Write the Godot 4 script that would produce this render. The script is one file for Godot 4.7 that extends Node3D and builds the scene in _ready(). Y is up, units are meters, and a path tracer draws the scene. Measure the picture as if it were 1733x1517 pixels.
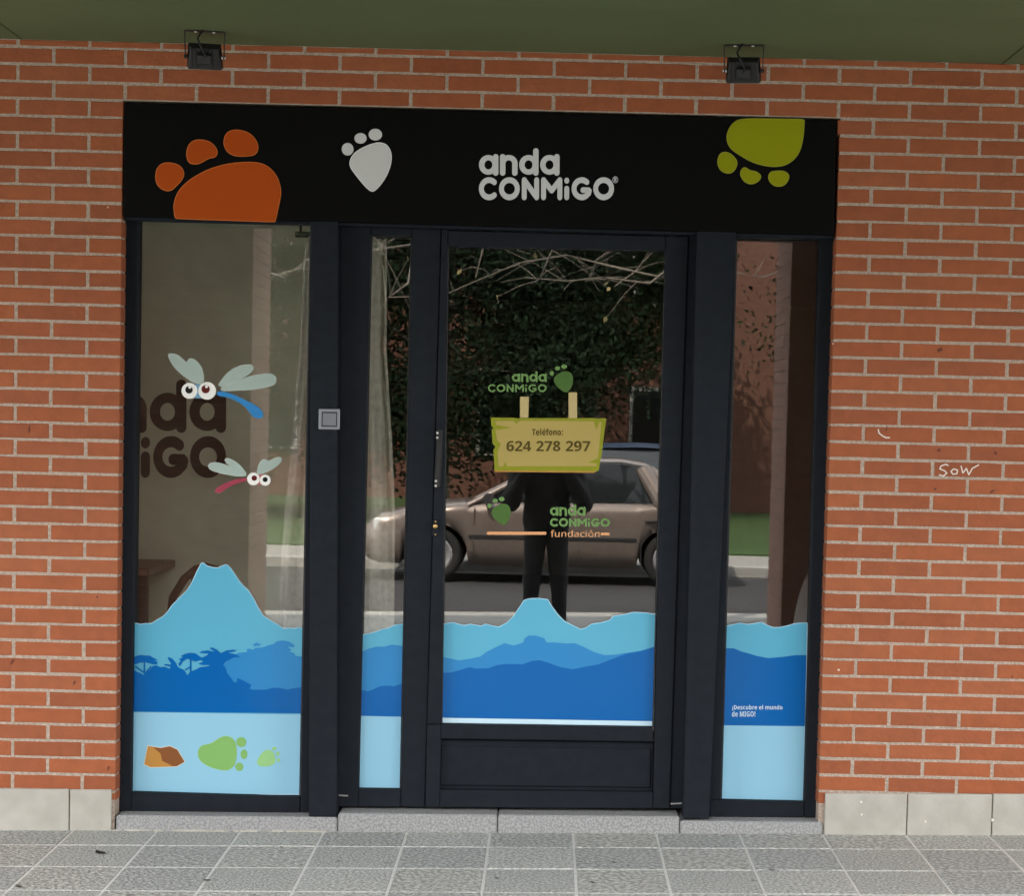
extends Node3D
# A small brick shopfront under a portico, seen square on from the street.
# x runs along the wall, y is up, z points from the wall (z = 0) to the street.

const EYE := Vector3(0.0, 1.4225, 6.8)
const FOCAL := 3245.18            # in pixels of the 1733 x 1517 photograph
const PPX := 942.86
const PPY := 915.12
const ROW := 0.05961              # brick course
const TOP := 2.725                # bed joint under the topmost, cut course
const X0 := -1.7609              # x of a head joint
const SOFFIT := 2.7505
const TILE := 0.2975
const SLOPE := 0.0177             # the pavement climbs to the right
const FALL := 0.0185              # and falls towards the street

var look := Basis()
var mats := {}
var rng := RandomNumberGenerator.new()
var taken := {}

# ---------------------------------------------------------------- helpers
func at(u: float, v: float, z: float) -> Vector3:
	# the point of the plane z that a pixel of the photograph looks at
	var d := look * Vector3((u - PPX) / FOCAL, -(v - PPY) / FOCAL, -1.0)
	return EYE + d * ((z - EYE.z) / d.z)

func ground_y(x: float, z: float) -> float:
	return SLOPE * clampf(x, -5.0, 5.0) - 0.009 - FALL * z

func numbered(called: String) -> String:
	if not taken.has(called):
		taken[called] = 0
		return called
	taken[called] += 1
	return "%s_%03d" % [called, taken[called]]

func tag(o: Node, label: String, category: String, group := "", kind := "") -> Node:
	if label: o.set_meta("label", label)
	if category: o.set_meta("category", category)
	if group: o.set_meta("group", group)
	if kind: o.set_meta("kind", kind)
	return o

func thing(called: String, base: Vector3, label: String, category: String, group := "") -> Node3D:
	var o := Node3D.new()
	o.name = numbered(called)
	add_child(o)
	o.position = base
	tag(o, label, category, group)
	return o

func origin_of(n: Node) -> Vector3:
	var p := Vector3.ZERO
	while n != self:
		p += (n as Node3D).position
		n = n.get_parent()
	return p

func begin() -> SurfaceTool:
	var st := SurfaceTool.new()
	st.begin(Mesh.PRIMITIVE_TRIANGLES)
	st.set_smooth_group(-1)
	return st

func commit(st: SurfaceTool, called: String, m: Material, parent: Node, kind := "") -> MeshInstance3D:
	# world coordinates in; the node takes back its parent's place
	st.generate_normals()
	return place(st.commit(), called, m, parent, kind)

func place(mesh: Mesh, called: String, m: Material, parent: Node, kind := "") -> MeshInstance3D:
	var o := MeshInstance3D.new()
	o.name = called if parent != self else numbered(called)
	o.mesh = mesh
	o.material_override = m
	o.position = -origin_of(parent) if parent != self else Vector3.ZERO
	parent.add_child(o, true)
	if kind: o.set_meta("kind", kind)
	return o

func tri(st: SurfaceTool, a: Vector3, b: Vector3, c: Vector3) -> void:
	st.add_vertex(a); st.add_vertex(b); st.add_vertex(c)

func tri_out(st: SurfaceTool, a: Vector3, b: Vector3, c: Vector3, from: Vector3) -> void:
	if (c - a).cross(b - a).dot((a + b + c) / 3.0 - from) < 0.0:
		tri(st, a, c, b)
	else:
		tri(st, a, b, c)

func quad_out(st: SurfaceTool, a: Vector3, b: Vector3, c: Vector3, d: Vector3, from: Vector3) -> void:
	tri_out(st, a, b, c, from); tri_out(st, a, c, d, from)

func box(st: SurfaceTool, lo: Vector3, hi: Vector3, bevel := 0.0, turn := Transform3D.IDENTITY) -> void:
	var c := (lo + hi) * 0.5
	var h := (hi - lo) * 0.5
	hexa(st, [Vector3(-h.x, -h.y, -h.z), Vector3(h.x, -h.y, -h.z), Vector3(-h.x, h.y, -h.z), Vector3(h.x, h.y, -h.z),
		Vector3(-h.x, -h.y, h.z), Vector3(h.x, -h.y, h.z), Vector3(-h.x, h.y, h.z), Vector3(h.x, h.y, h.z)].map(func(p): return turn * (c + p)), bevel)

func hexa(st: SurfaceTool, p: Array, bevel := 0.0) -> void:
	# eight corners, index = x + 2 y + 4 z
	var mid := Vector3.ZERO
	for q in p: mid += q / 8.0
	if bevel <= 0.0:
		for f in [[0, 1, 3, 2], [4, 5, 7, 6], [0, 1, 5, 4], [2, 3, 7, 6], [0, 2, 6, 4], [1, 3, 7, 5]]:
			quad_out(st, p[f[0]], p[f[1]], p[f[2]], p[f[3]], mid)
		return
	var q := []                      # for each corner its three inset copies
	for i in 8:
		var e := []
		for ax in 3:
			var d: Vector3 = p[i ^ (1 << ax)] - p[i]
			e.append(d.normalized() * minf(bevel, d.length() * 0.45))
		q.append([p[i] + e[1] + e[2], p[i] + e[0] + e[2], p[i] + e[0] + e[1]])
	for ax in 3:
		var b := 1 << ((ax + 1) % 3)
		var c := 1 << ((ax + 2) % 3)
		for s in 2:
			var o := s << ax
			quad_out(st, q[o][ax], q[o | b][ax], q[o | b | c][ax], q[o | c][ax], mid)
	for ax in 3:                     # edges along ax
		var a1 := (ax + 1) % 3
		var a2 := (ax + 2) % 3
		for s in 4:
			var o := ((s & 1) << a1) | ((s >> 1) << a2)
			var e := o | (1 << ax)
			quad_out(st, q[o][a1], q[e][a1], q[e][a2], q[o][a2], mid)
	for i in 8:
		tri_out(st, q[i][0], q[i][1], q[i][2], mid)

func bar(st: SurfaceTool, u0: float, v0: float, u1: float, v1: float, u2: float, v2: float, u3: float, v3: float, zf: float, zb: float, bevel := 0.002) -> void:
	# a straight member from its four pixel corners (top left, top right, bottom right, bottom left), front face at zf
	var a := at(u0, v0, zf); var b := at(u1, v1, zf); var c := at(u2, v2, zf); var d := at(u3, v3, zf)
	var k := Vector3(0, 0, zb - zf)
	hexa(st, [d + k, c + k, a + k, b + k, d, c, a, b], bevel)

func tube(st: SurfaceTool, path: Array, radii: Array, sides := 8, caps := true) -> void:
	var rings := []
	var up := Vector3.UP
	for i in path.size():
		var t: Vector3 = (path[mini(i + 1, path.size() - 1)] - path[maxi(i - 1, 0)]).normalized()
		if absf(t.dot(up)) > 0.95: up = Vector3.RIGHT if absf(t.x) < 0.9 else Vector3.BACK
		var x := up.cross(t).normalized()
		var y := t.cross(x)
		up = y
		var ring := []
		for s in sides:
			var a := TAU * s / sides
			ring.append(path[i] + (x * cos(a) + y * sin(a)) * radii[i])
		rings.append(ring)
	st.set_smooth_group(1)
	for i in path.size() - 1:
		var mid: Vector3 = (path[i] + path[i + 1]) * 0.5
		for s in sides:
			var n := (s + 1) % sides
			quad_out(st, rings[i][s], rings[i][n], rings[i + 1][n], rings[i + 1][s], mid)
	st.set_smooth_group(-1)
	if caps:
		for e in [0, path.size() - 1]:
			var o: Vector3 = path[1] if e == 0 else path[e - 1]
			for s in range(1, sides - 1): tri_out(st, rings[e][0], rings[e][s], rings[e][s + 1], o)

func lathe(st: SurfaceTool, c: Vector3, axis: Vector3, prof: Array, sides := 24, smooth := true) -> void:
	# prof: [radius, along] pairs, closed by their ends on the axis if radius is 0
	var x := axis.cross(Vector3.UP if absf(axis.y) < 0.9 else Vector3.RIGHT).normalized()
	var y := axis.cross(x)
	st.set_smooth_group(2 if smooth else -1)
	for i in prof.size() - 1:
		for s in sides:
			var p := []
			for k in [[i, s], [i, s + 1], [i + 1, s + 1], [i + 1, s]]:
				var a: float = TAU * k[1] / sides
				p.append(c + axis * prof[k[0]][1] + (x * cos(a) + y * sin(a)) * prof[k[0]][0])
			if prof[i][0] > 1e-6: tri(st, p[0], p[1], p[2]) if prof[i + 1][0] > 1e-6 else tri(st, p[0], p[1], p[3])
			if prof[i + 1][0] > 1e-6: tri(st, p[0], p[2], p[3])
	st.set_smooth_group(-1)

# flat print: a polygon in photograph pixels on a plane z
func px_list(a: Array, s := 1.0, ox := 0.0, oy := 0.0) -> PackedVector2Array:
	var r := PackedVector2Array()
	for i in a.size() / 2: r.append(Vector2(ox + a[2 * i] / s, oy + a[2 * i + 1] / s))
	return r

func ell(cx: float, cy: float, rx: float, ry: float, s := 1.0, ox := 0.0, oy := 0.0, n := 20) -> PackedVector2Array:
	var r := PackedVector2Array()
	for i in n: r.append(Vector2(ox + (cx + rx * cos(TAU * i / n)) / s, oy + (cy + ry * sin(TAU * i / n)) / s))
	return r

func rounded(p: PackedVector2Array, times := 2) -> PackedVector2Array:
	for k in times:
		var r := PackedVector2Array()
		for i in p.size():
			var a := p[i]; var b := p[(i + 1) % p.size()]
			r.append(a.lerp(b, 0.25)); r.append(a.lerp(b, 0.75))
		p = r
	return p

func print_on(pts: PackedVector2Array, z: float, called: String, m: Material, parent: Node) -> MeshInstance3D:
	var st := begin()
	add_print(st, pts, z)
	var o := commit(st, called, m, parent)
	if called in ["window_film", "lower_film"]:   # the pale cut edge of the vinyl
		st = begin()
		add_print(st, Geometry2D.offset_polygon(pts, 1.0)[0], z - 0.0007)
		commit(st, "cut_edge", mats["film_edge"], o)
	return o

func add_print(st: SurfaceTool, pts: PackedVector2Array, z: float) -> void:
	var ids := Geometry2D.triangulate_polygon(pts)
	if ids.is_empty(): print("could not fill an outline of ", pts.size(), " points")
	for i in ids.size() / 3:
		var c := at(866, 758, z) - Vector3(0, 0, 1)
		tri_out(st, at(pts[ids[3 * i]].x, pts[ids[3 * i]].y, z), at(pts[ids[3 * i + 1]].x, pts[ids[3 * i + 1]].y, z), at(pts[ids[3 * i + 2]].x, pts[ids[3 * i + 2]].y, z), c)

func edged(pts: PackedVector2Array, z: float, called: String, m: Material, rim: Material, wide: float, parent: Node) -> MeshInstance3D:
	# a printed shape with a thin border in another ink
	var outer := Geometry2D.offset_polygon(pts, wide)[0]
	var o := print_on(outer, z, called, rim, parent)
	var st := begin()
	add_print(st, pts, z + 0.0008)
	commit(st, "fill", m, o)
	return o

func lettering(text: String, u0: float, v0: float, u1: float, v1: float, z: float, deep: float, m: Material, parent: Node, called := "lettering", bold := 0.0, weight := 700) -> MeshInstance3D:
	# TextMesh stretched to the box of pixels that the words fill
	var f := SystemFont.new()
	f.font_names = PackedStringArray(["Droid Sans"])
	f.font_weight = weight
	var fv := FontVariation.new()
	fv.base_font = f
	fv.variation_embolden = bold
	var t := TextMesh.new()
	t.text = text
	t.font = fv
	t.font_size = 64
	t.pixel_size = 0.01
	t.depth = 0.2
	t.curve_step = 1.0
	var b := t.get_aabb()
	var p0 := at(u0, v1, z)
	var ex := at(u1, v1, z) - p0
	var ey := at(u0, v0, z) - p0
	var o := MeshInstance3D.new()
	o.name = called
	o.mesh = t
	o.material_override = m
	var k := Basis(ex / b.size.x, ey / b.size.y, Vector3(0, 0, deep / b.size.z))
	o.transform = Transform3D(k, p0 - k * b.position - origin_of(parent))
	parent.add_child(o, true)
	return o

# round-ended heavy lettering drawn as strokes: every letter a list of centre lines in units of its height
func strokes_of(ch: String) -> Array:
	var h := 0.125
	var arc := func(cx: float, cy: float, rx: float, ry: float, a0: float, a1: float) -> Array:
		var r := []
		for i in 25:
			var a := deg_to_rad(lerpf(a0, a1, i / 24.0))
			r.append(Vector2(cx + rx * cos(a), cy + ry * sin(a)))
		return r
	match ch:
		"a", "d": return [0.95, [arc.call(0.46, 0.5, 0.335, 0.375, 0, 360), [Vector2(0.825, h * 0.6), Vector2(0.825, (1.30 if ch == "d" else 1.0) - h * 0.6)]]]
		"n": return [0.86, [[Vector2(h, h * 0.6), Vector2(h, 1 - h * 0.6)], arc.call(0.43, 0.57, 0.305, 0.305, 170, 0) + [Vector2(0.735, h * 0.6)]]]
		"C": return [0.92, [arc.call(0.52, 0.5, 0.395, 0.375, 48, 312)]]
		"O": return [1.06, [arc.call(0.53, 0.5, 0.405, 0.375, 0, 360)]]
		"N": return [0.88, [[Vector2(h, h), Vector2(h, 1 - h)], [Vector2(h, 1 - h), Vector2(0.755, h)], [Vector2(0.755, h), Vector2(0.755, 1 - h)]]]
		"M": return [1.08, [[Vector2(h, h), Vector2(h, 1 - h)], [Vector2(h, 1 - h), Vector2(0.54, 0.42)], [Vector2(0.54, 0.42), Vector2(0.955, 1 - h)], [Vector2(0.955, h), Vector2(0.955, 1 - h)]]]
		"i": return [0.27, [[Vector2(h, h), Vector2(h, 0.50)], [Vector2(h, 0.845), Vector2(h, 0.855)]]]
		"G": return [1.0, [arc.call(0.52, 0.5, 0.395, 0.375, 50, 345), [Vector2(0.58, 0.44), Vector2(0.875, 0.44), Vector2(0.875, 0.30)]]]
	return [0.3, []]

func word(text: String, u0: float, v0: float, u1: float, v1: float, z: float, m: Material, parent: Node, called := "lettering", fat := 1.0) -> MeshInstance3D:
	var total := -0.10
	var high := 1.0
	for ch in text:
		total += strokes_of(ch)[0] + 0.10
		if ch == "d": high = 1.30
	var p0 := at(u0, v1, z)
	var ex := (at(u1, v1, z) - p0) / total
	var ey := (at(u0, v0, z) - p0) / high
	var st := begin()
	var x := 0.0
	var layer := 0
	for ch in text:
		var g := strokes_of(ch)
		for line in g[1]:
			layer += 1
			var lift := Vector3(0, 0, 0.00012 * (layer % 4))
			var put := func(q: Vector2) -> Vector3: return p0 + ex * (x + q.x) + ey * q.y + lift
			var w := 0.125 * fat
			var n: int = line.size()
			var shut: bool = (line[0] as Vector2).distance_to(line[n - 1]) < 0.001
			var left := []
			var right := []
			for i in n:
				var a: Vector2 = line[i - 1] if i > 0 else (line[n - 2] if shut else line[0])
				var b: Vector2 = line[i + 1] if i < n - 1 else (line[1] if shut else line[n - 1])
				var d := (b - a).normalized()
				left.append(line[i] + Vector2(-d.y, d.x) * w); right.append(line[i] - Vector2(-d.y, d.x) * w)
			for i in n - 1:
				quad_out(st, put.call(left[i]), put.call(left[i + 1]), put.call(right[i + 1]), put.call(right[i]), p0 - Vector3(0, 0, 1))
			if not shut:
				for e in [[0, 1], [n - 1, n - 2]]:
					var c: Vector2 = line[e[0]]
					var a0 := (c - (line[e[1]] as Vector2)).angle() - PI / 2
					for k in 8:
						tri_out(st, put.call(c), put.call(c + Vector2.from_angle(a0 + PI * k / 8) * w), put.call(c + Vector2.from_angle(a0 + PI * (k + 1) / 8) * w), p0 - Vector3(0, 0, 1))
		x += g[0] + 0.10
	return commit(st, called, m, parent)

# ---------------------------------------------------------------- materials
func grain(sd: int, freq: float, size: int, dark: Color, light: Color, oct := 4, kind := FastNoiseLite.TYPE_SIMPLEX_SMOOTH, sharp := 1.0) -> ImageTexture:
	var n := FastNoiseLite.new()
	n.seed = sd; n.frequency = freq; n.noise_type = kind; n.fractal_octaves = oct
	var im := n.get_seamless_image(size, size)
	im.convert(Image.FORMAT_RGB8)
	var lut := []
	for i in 256: lut.append(dark.lerp(light, clampf((i / 255.0 - 0.5) * sharp + 0.5, 0.0, 1.0)))
	for y in size:
		for x in size: im.set_pixel(x, y, lut[im.get_pixel(x, y).r8])
	im.generate_mipmaps()
	return ImageTexture.create_from_image(im)

func bump(sd: int, freq: float, size: int, strength: float, kind := FastNoiseLite.TYPE_SIMPLEX_SMOOTH, oct := 4) -> ImageTexture:
	var n := FastNoiseLite.new()
	n.seed = sd; n.frequency = freq; n.noise_type = kind; n.fractal_octaves = oct
	var im := n.get_seamless_image(size, size)
	im.convert(Image.FORMAT_RGBA8)
	im.bump_map_to_normal_map(strength)
	im.generate_mipmaps()
	return ImageTexture.create_from_image(im)

func lin(r: float, g: float, b: float) -> Color:
	return Color(r, g, b).linear_to_srgb()

func paint(called: String, c: Color, rough := 0.6, metal := 0.0) -> StandardMaterial3D:
	var m := StandardMaterial3D.new()
	m.albedo_color = c
	m.roughness = rough
	m.metallic = metal
	mats[called] = m
	return m

func tex(called: String, c: Color, t: Texture2D, metres: float, rough := 0.85, normal: Texture2D = null, nscale := 0.5) -> StandardMaterial3D:
	var m := paint(called, c, rough)
	m.albedo_texture = t
	m.uv1_triplanar = true
	m.uv1_world_triplanar = true
	m.uv1_scale = Vector3.ONE / metres
	if normal:
		m.normal_enabled = true
		m.normal_texture = normal
		m.normal_scale = nscale
	return m

func make_materials() -> void:
	var mottle := grain(3, 0.022, 256, Color(0.90, 0.90, 0.90), Color(1, 1, 1), 5)
	var rough_n := bump(5, 0.06, 256, 3.0)
	var tones := [[0.300, 0.079, 0.026], [0.324, 0.088, 0.028], [0.274, 0.072, 0.023], [0.315, 0.090, 0.031], [0.286, 0.078, 0.027], [0.304, 0.080, 0.024]]
	for i in tones.size():
		tex("brick%d" % i, lin(tones[i][0], tones[i][1], tones[i][2]), mottle, 0.37 + 0.04 * i, 0.8, rough_n, 0.35)
	tex("mortar", lin(0.49, 0.40, 0.33), grain(11, 0.05, 256, Color(0.80, 0.79, 0.78), Color(1, 1, 1), 5), 0.21, 0.95, bump(12, 0.09, 256, 6.0), 1.0)
	tex("plinth", lin(0.40, 0.38, 0.34), grain(21, 0.012, 256, Color(0.91, 0.91, 0.90), Color(1, 1, 1), 6), 0.45, 0.75, bump(22, 0.05, 256, 2.0), 0.3)
	tex("granite", lin(0.33, 0.33, 0.33), grain(31, 0.07, 512, Color(0.78, 0.78, 0.785), Color(1, 1, 1), 5, FastNoiseLite.TYPE_SIMPLEX, 1.5), 0.47, 0.8, bump(32, 0.06, 256, 3.0), 0.5)
	var pave := grain(41, 0.05, 512, Color(0.70, 0.71, 0.71), Color(1, 1, 1), 5, FastNoiseLite.TYPE_SIMPLEX, 1.6)
	var pave_n := bump(42, 0.06, 512, 7.0, FastNoiseLite.TYPE_SIMPLEX, 3)
	var grey := [[0.494, 0.494, 0.466], [0.539, 0.535, 0.503], [0.458, 0.461, 0.443], [0.513, 0.503, 0.469]]
	for i in 4:
		tex("paving%d" % i, lin(grey[i][0], grey[i][1], grey[i][2]), pave, 0.40 + 0.09 * i, 0.85, pave_n, 0.5)
	tex("joint", lin(0.72, 0.71, 0.68), mottle, 0.3, 0.95)
	tex("soffit", lin(0.098, 0.135, 0.058), grain(51, 0.008, 256, Color(0.90, 0.91, 0.88), Color(1, 1, 1), 5), 1.3, 0.7, bump(52, 0.04, 256, 1.0), 0.2)
	tex("plaster", lin(0.80, 0.81, 0.60), grain(61, 0.02, 256, Color(0.93, 0.93, 0.92), Color(1, 1, 1), 4), 0.8, 0.9)
	var fm := tex("frame", lin(0.0155, 0.019, 0.0245), grain(71, 0.02, 256, Color(0.88, 0.89, 0.9), Color(1, 1, 1), 5), 0.35, 0.55)
	fm.metallic_specular = 0.14
	tex("sign_black", lin(0.0042, 0.0042, 0.0044), mottle, 0.4, 0.5).metallic_specular = 0.15
	paint("smear", lin(0.115, 0.030, 0.018), 0.9)
	tex("gum", lin(0.19, 0.185, 0.175), mottle, 0.2, 0.8)
	paint("rubber", lin(0.006, 0.006, 0.007), 0.7)
	paint("lamp_black", lin(0.008, 0.008, 0.009), 0.5)
	paint("steel", lin(0.6, 0.6, 0.6), 0.3, 0.9)
	paint("brass", lin(0.55, 0.36, 0.14), 0.3, 0.9)
	paint("lens", lin(0.3, 0.3, 0.26), 0.25)
	paint("bell_grey", lin(0.20, 0.225, 0.26), 0.45)
	paint("bell_face", lin(0.14, 0.155, 0.18), 0.35)
	# inks and films
	for e in [["film_light", 0.090, 0.345, 0.50], ["film_mid", 0.026, 0.195, 0.45], ["film_dark", 0.0015, 0.098, 0.34], ["film_pale", 0.235, 0.465, 0.61], ["film_edge", 0.50, 0.68, 0.78]]:
		paint(e[0], lin(e[1], e[2], e[3]), 0.16).metallic_specular = 0.3
	for e in [["orange", 0.36, 0.058, 0.004], ["orange_rim", 0.62, 0.19, 0.05], ["lime", 0.235, 0.25, 0.003], ["lime_rim", 0.33, 0.34, 0.05], ["letter_white", 0.52, 0.53, 0.54], ["letter_rim", 0.80, 0.81, 0.82],
			["leaf_ink", 0.125, 0.235, 0.075], ["foot_ink", 0.06, 0.125, 0.03], ["board_rim", 0.22, 0.235, 0.016], ["board", 0.35, 0.275, 0.085], ["stake", 0.42, 0.34, 0.16], ["number_ink", 0.075, 0.055, 0.010],
			["peach", 0.62, 0.31, 0.15], ["wing", 0.32, 0.40, 0.37], ["wing_rim", 0.48, 0.55, 0.52], ["fly_blue", 0.03, 0.20, 0.48], ["fly_head", 0.14, 0.30, 0.45], ["fly_red", 0.30, 0.045, 0.075], ["fly_pink", 0.42, 0.14, 0.15],
			["eye_white", 0.75, 0.76, 0.74], ["pupil", 0.01, 0.01, 0.01], ["pupil_red", 0.09, 0.012, 0.01], ["rock_light", 0.42, 0.21, 0.05], ["rock_dark", 0.20, 0.075, 0.025], ["paw_green", 0.19, 0.38, 0.115], ["paw_pale", 0.26, 0.48, 0.20],
			["paw_rim", 0.30, 0.50, 0.24], ["cream", 0.72, 0.66, 0.55], ["caption", 0.46, 0.60, 0.72], ["wall_ink", 0.030, 0.022, 0.012], ["chalk", 0.68, 0.62, 0.58]]:
		paint(e[0], lin(e[1], e[2], e[3]), 0.5).metallic_specular = 0.25
	mats["chalk"].roughness = 0.95
	mats["wall_ink"].roughness = 0.8
	var gl := paint("glass", Color(0.0, 0.0, 0.0, 0.02), 0.0)
	gl.transparency = BaseMaterial3D.TRANSPARENCY_ALPHA
	gl.metallic_specular = 0.5
	tex("wood", lin(0.20, 0.115, 0.06), grain(81, 0.02, 256, Color(0.7, 0.68, 0.65), Color(1, 1, 1), 4), 0.5, 0.5)
	paint("dark_wood", lin(0.03, 0.02, 0.014), 0.5)
	var cur := tex("cloth", lin(0.60, 0.57, 0.48), grain(82, 0.03, 256, Color(0.85, 0.85, 0.84), Color(1, 1, 1), 4), 0.3, 0.9)
	cur.backlight = Color(0.25, 0.24, 0.2)
	paint("white_plastic", lin(0.72, 0.72, 0.70), 0.4)
	tex("white_paint", lin(0.8, 0.79, 0.76), mottle, 1.0, 0.9)
	tex("light_floor", lin(0.60, 0.58, 0.50), mottle, 0.6, 0.5)
	# the street
	tex("asphalt", lin(0.055, 0.055, 0.057), grain(91, 0.09, 256, Color(0.6, 0.6, 0.6), Color(1, 1, 1), 4), 0.7, 0.95)
	tex("kerb", lin(0.36, 0.355, 0.34), mottle, 0.5, 0.9)
	tex("far_paving", lin(0.30, 0.29, 0.27), mottle, 0.8, 0.9)
	tex("turf", lin(0.055, 0.115, 0.022), grain(92, 0.08, 256, Color(0.55, 0.6, 0.5), Color(1, 1, 1), 4), 1.1, 0.95)
	tex("earth", lin(0.13, 0.115, 0.09), mottle, 2.0, 0.95)
	tex("far_brick", lin(0.19, 0.085, 0.060), grain(93, 0.05, 256, Color(0.75, 0.75, 0.75), Color(1, 1, 1), 4), 0.9, 0.9)
	tex("pillar_brick", lin(0.40, 0.22, 0.17), mottle, 0.4, 0.85, rough_n, 0.35)
	tex("slab", lin(0.35, 0.34, 0.32), mottle, 1.5, 0.9)
	paint("road_paint", lin(0.6, 0.6, 0.58), 0.8)
	var car := paint("car_brown", lin(0.215, 0.175, 0.155), 0.30, 0.45)
	car.clearcoat_enabled = true
	car.clearcoat = 0.6
	car.clearcoat_roughness = 0.06
	var car2 := paint("car_blue", lin(0.03, 0.055, 0.11), 0.3, 0.2)
	car2.clearcoat_enabled = true
	car2.clearcoat = 0.8
	paint("car_glass", lin(0.012, 0.016, 0.018), 0.04)
	paint("car_trim", lin(0.015, 0.015, 0.016), 0.6)
	paint("tyre", lin(0.014, 0.014, 0.014), 0.85)
	paint("rim", lin(0.42, 0.42, 0.43), 0.35, 0.7)
	paint("headlight", lin(0.62, 0.64, 0.66), 0.1)
	paint("tail_red", lin(0.35, 0.02, 0.015), 0.2)
	tex("bark", lin(0.21, 0.185, 0.155), mottle, 0.2, 0.9)
	for e in [["leaf0", 0.012, 0.024, 0.010], ["leaf1", 0.015, 0.029, 0.011], ["leaf2", 0.011, 0.022, 0.011], ["dry_leaf", 0.34, 0.29, 0.14]]:
		var lm := paint(e[0], lin(e[1], e[2], e[3]), 0.75)
		lm.metallic_specular = 0.2
		lm.backlight = Color(0.12, 0.14, 0.05)
	tex("coat", lin(0.012, 0.012, 0.014), mottle, 0.2, 0.95)
	tex("trousers", lin(0.014, 0.015, 0.019), mottle, 0.2, 0.95)
	paint("skin", lin(0.25, 0.14, 0.10), 0.6)
	paint("hair", lin(0.015, 0.011, 0.009), 0.6)
	paint("shoe", lin(0.02, 0.02, 0.02), 0.5)

# ---------------------------------------------------------------- the wall
func brick_mesh(w: float, h: float, d: float) -> ArrayMesh:
	# a pressed brick: long edges slightly wavy, arrises eased
	var st := begin()
	var n := 4 if w > 0.15 else 2
	var b := 0.0022
	var out := []                     # rows of points round the front: outer lower, inner lower, inner upper, outer upper
	for i in n + 1:
		var x := -w / 2 + w * i / n
		var e := b if i == 0 else (-b if i == n else 0.0)
		var j0 := rng.randf_range(-0.0011, 0.0009)
		var j1 := rng.randf_range(-0.0009, 0.0011)
		out.append([Vector3(x, -h / 2 + j0, -b), Vector3(x + e, -h / 2 + b + j0, 0), Vector3(x + e, h / 2 - b + j1, 0), Vector3(x, h / 2 + j1, -b)])
	var c := Vector3(0, 0, -d / 2)
	for i in n:
		var p: Array = out[i]
		var q: Array = out[i + 1]
		for k in 3: quad_out(st, p[k], q[k], q[k + 1], p[k + 1], c)
		for k in [0, 3]:
			var z := Vector3(0, 0, -d + b)
			quad_out(st, p[k], q[k], q[k] + z, p[k] + z, c)
	for i in [0, n]:
		var p: Array = out[i]
		quad_out(st, p[0], p[1], p[2], p[3], c)
		var z := Vector3(0, 0, -d + b)
		quad_out(st, p[0], p[3], p[3] + z, p[0] + z, c)
	st.generate_normals()
	return st.commit()

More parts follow.
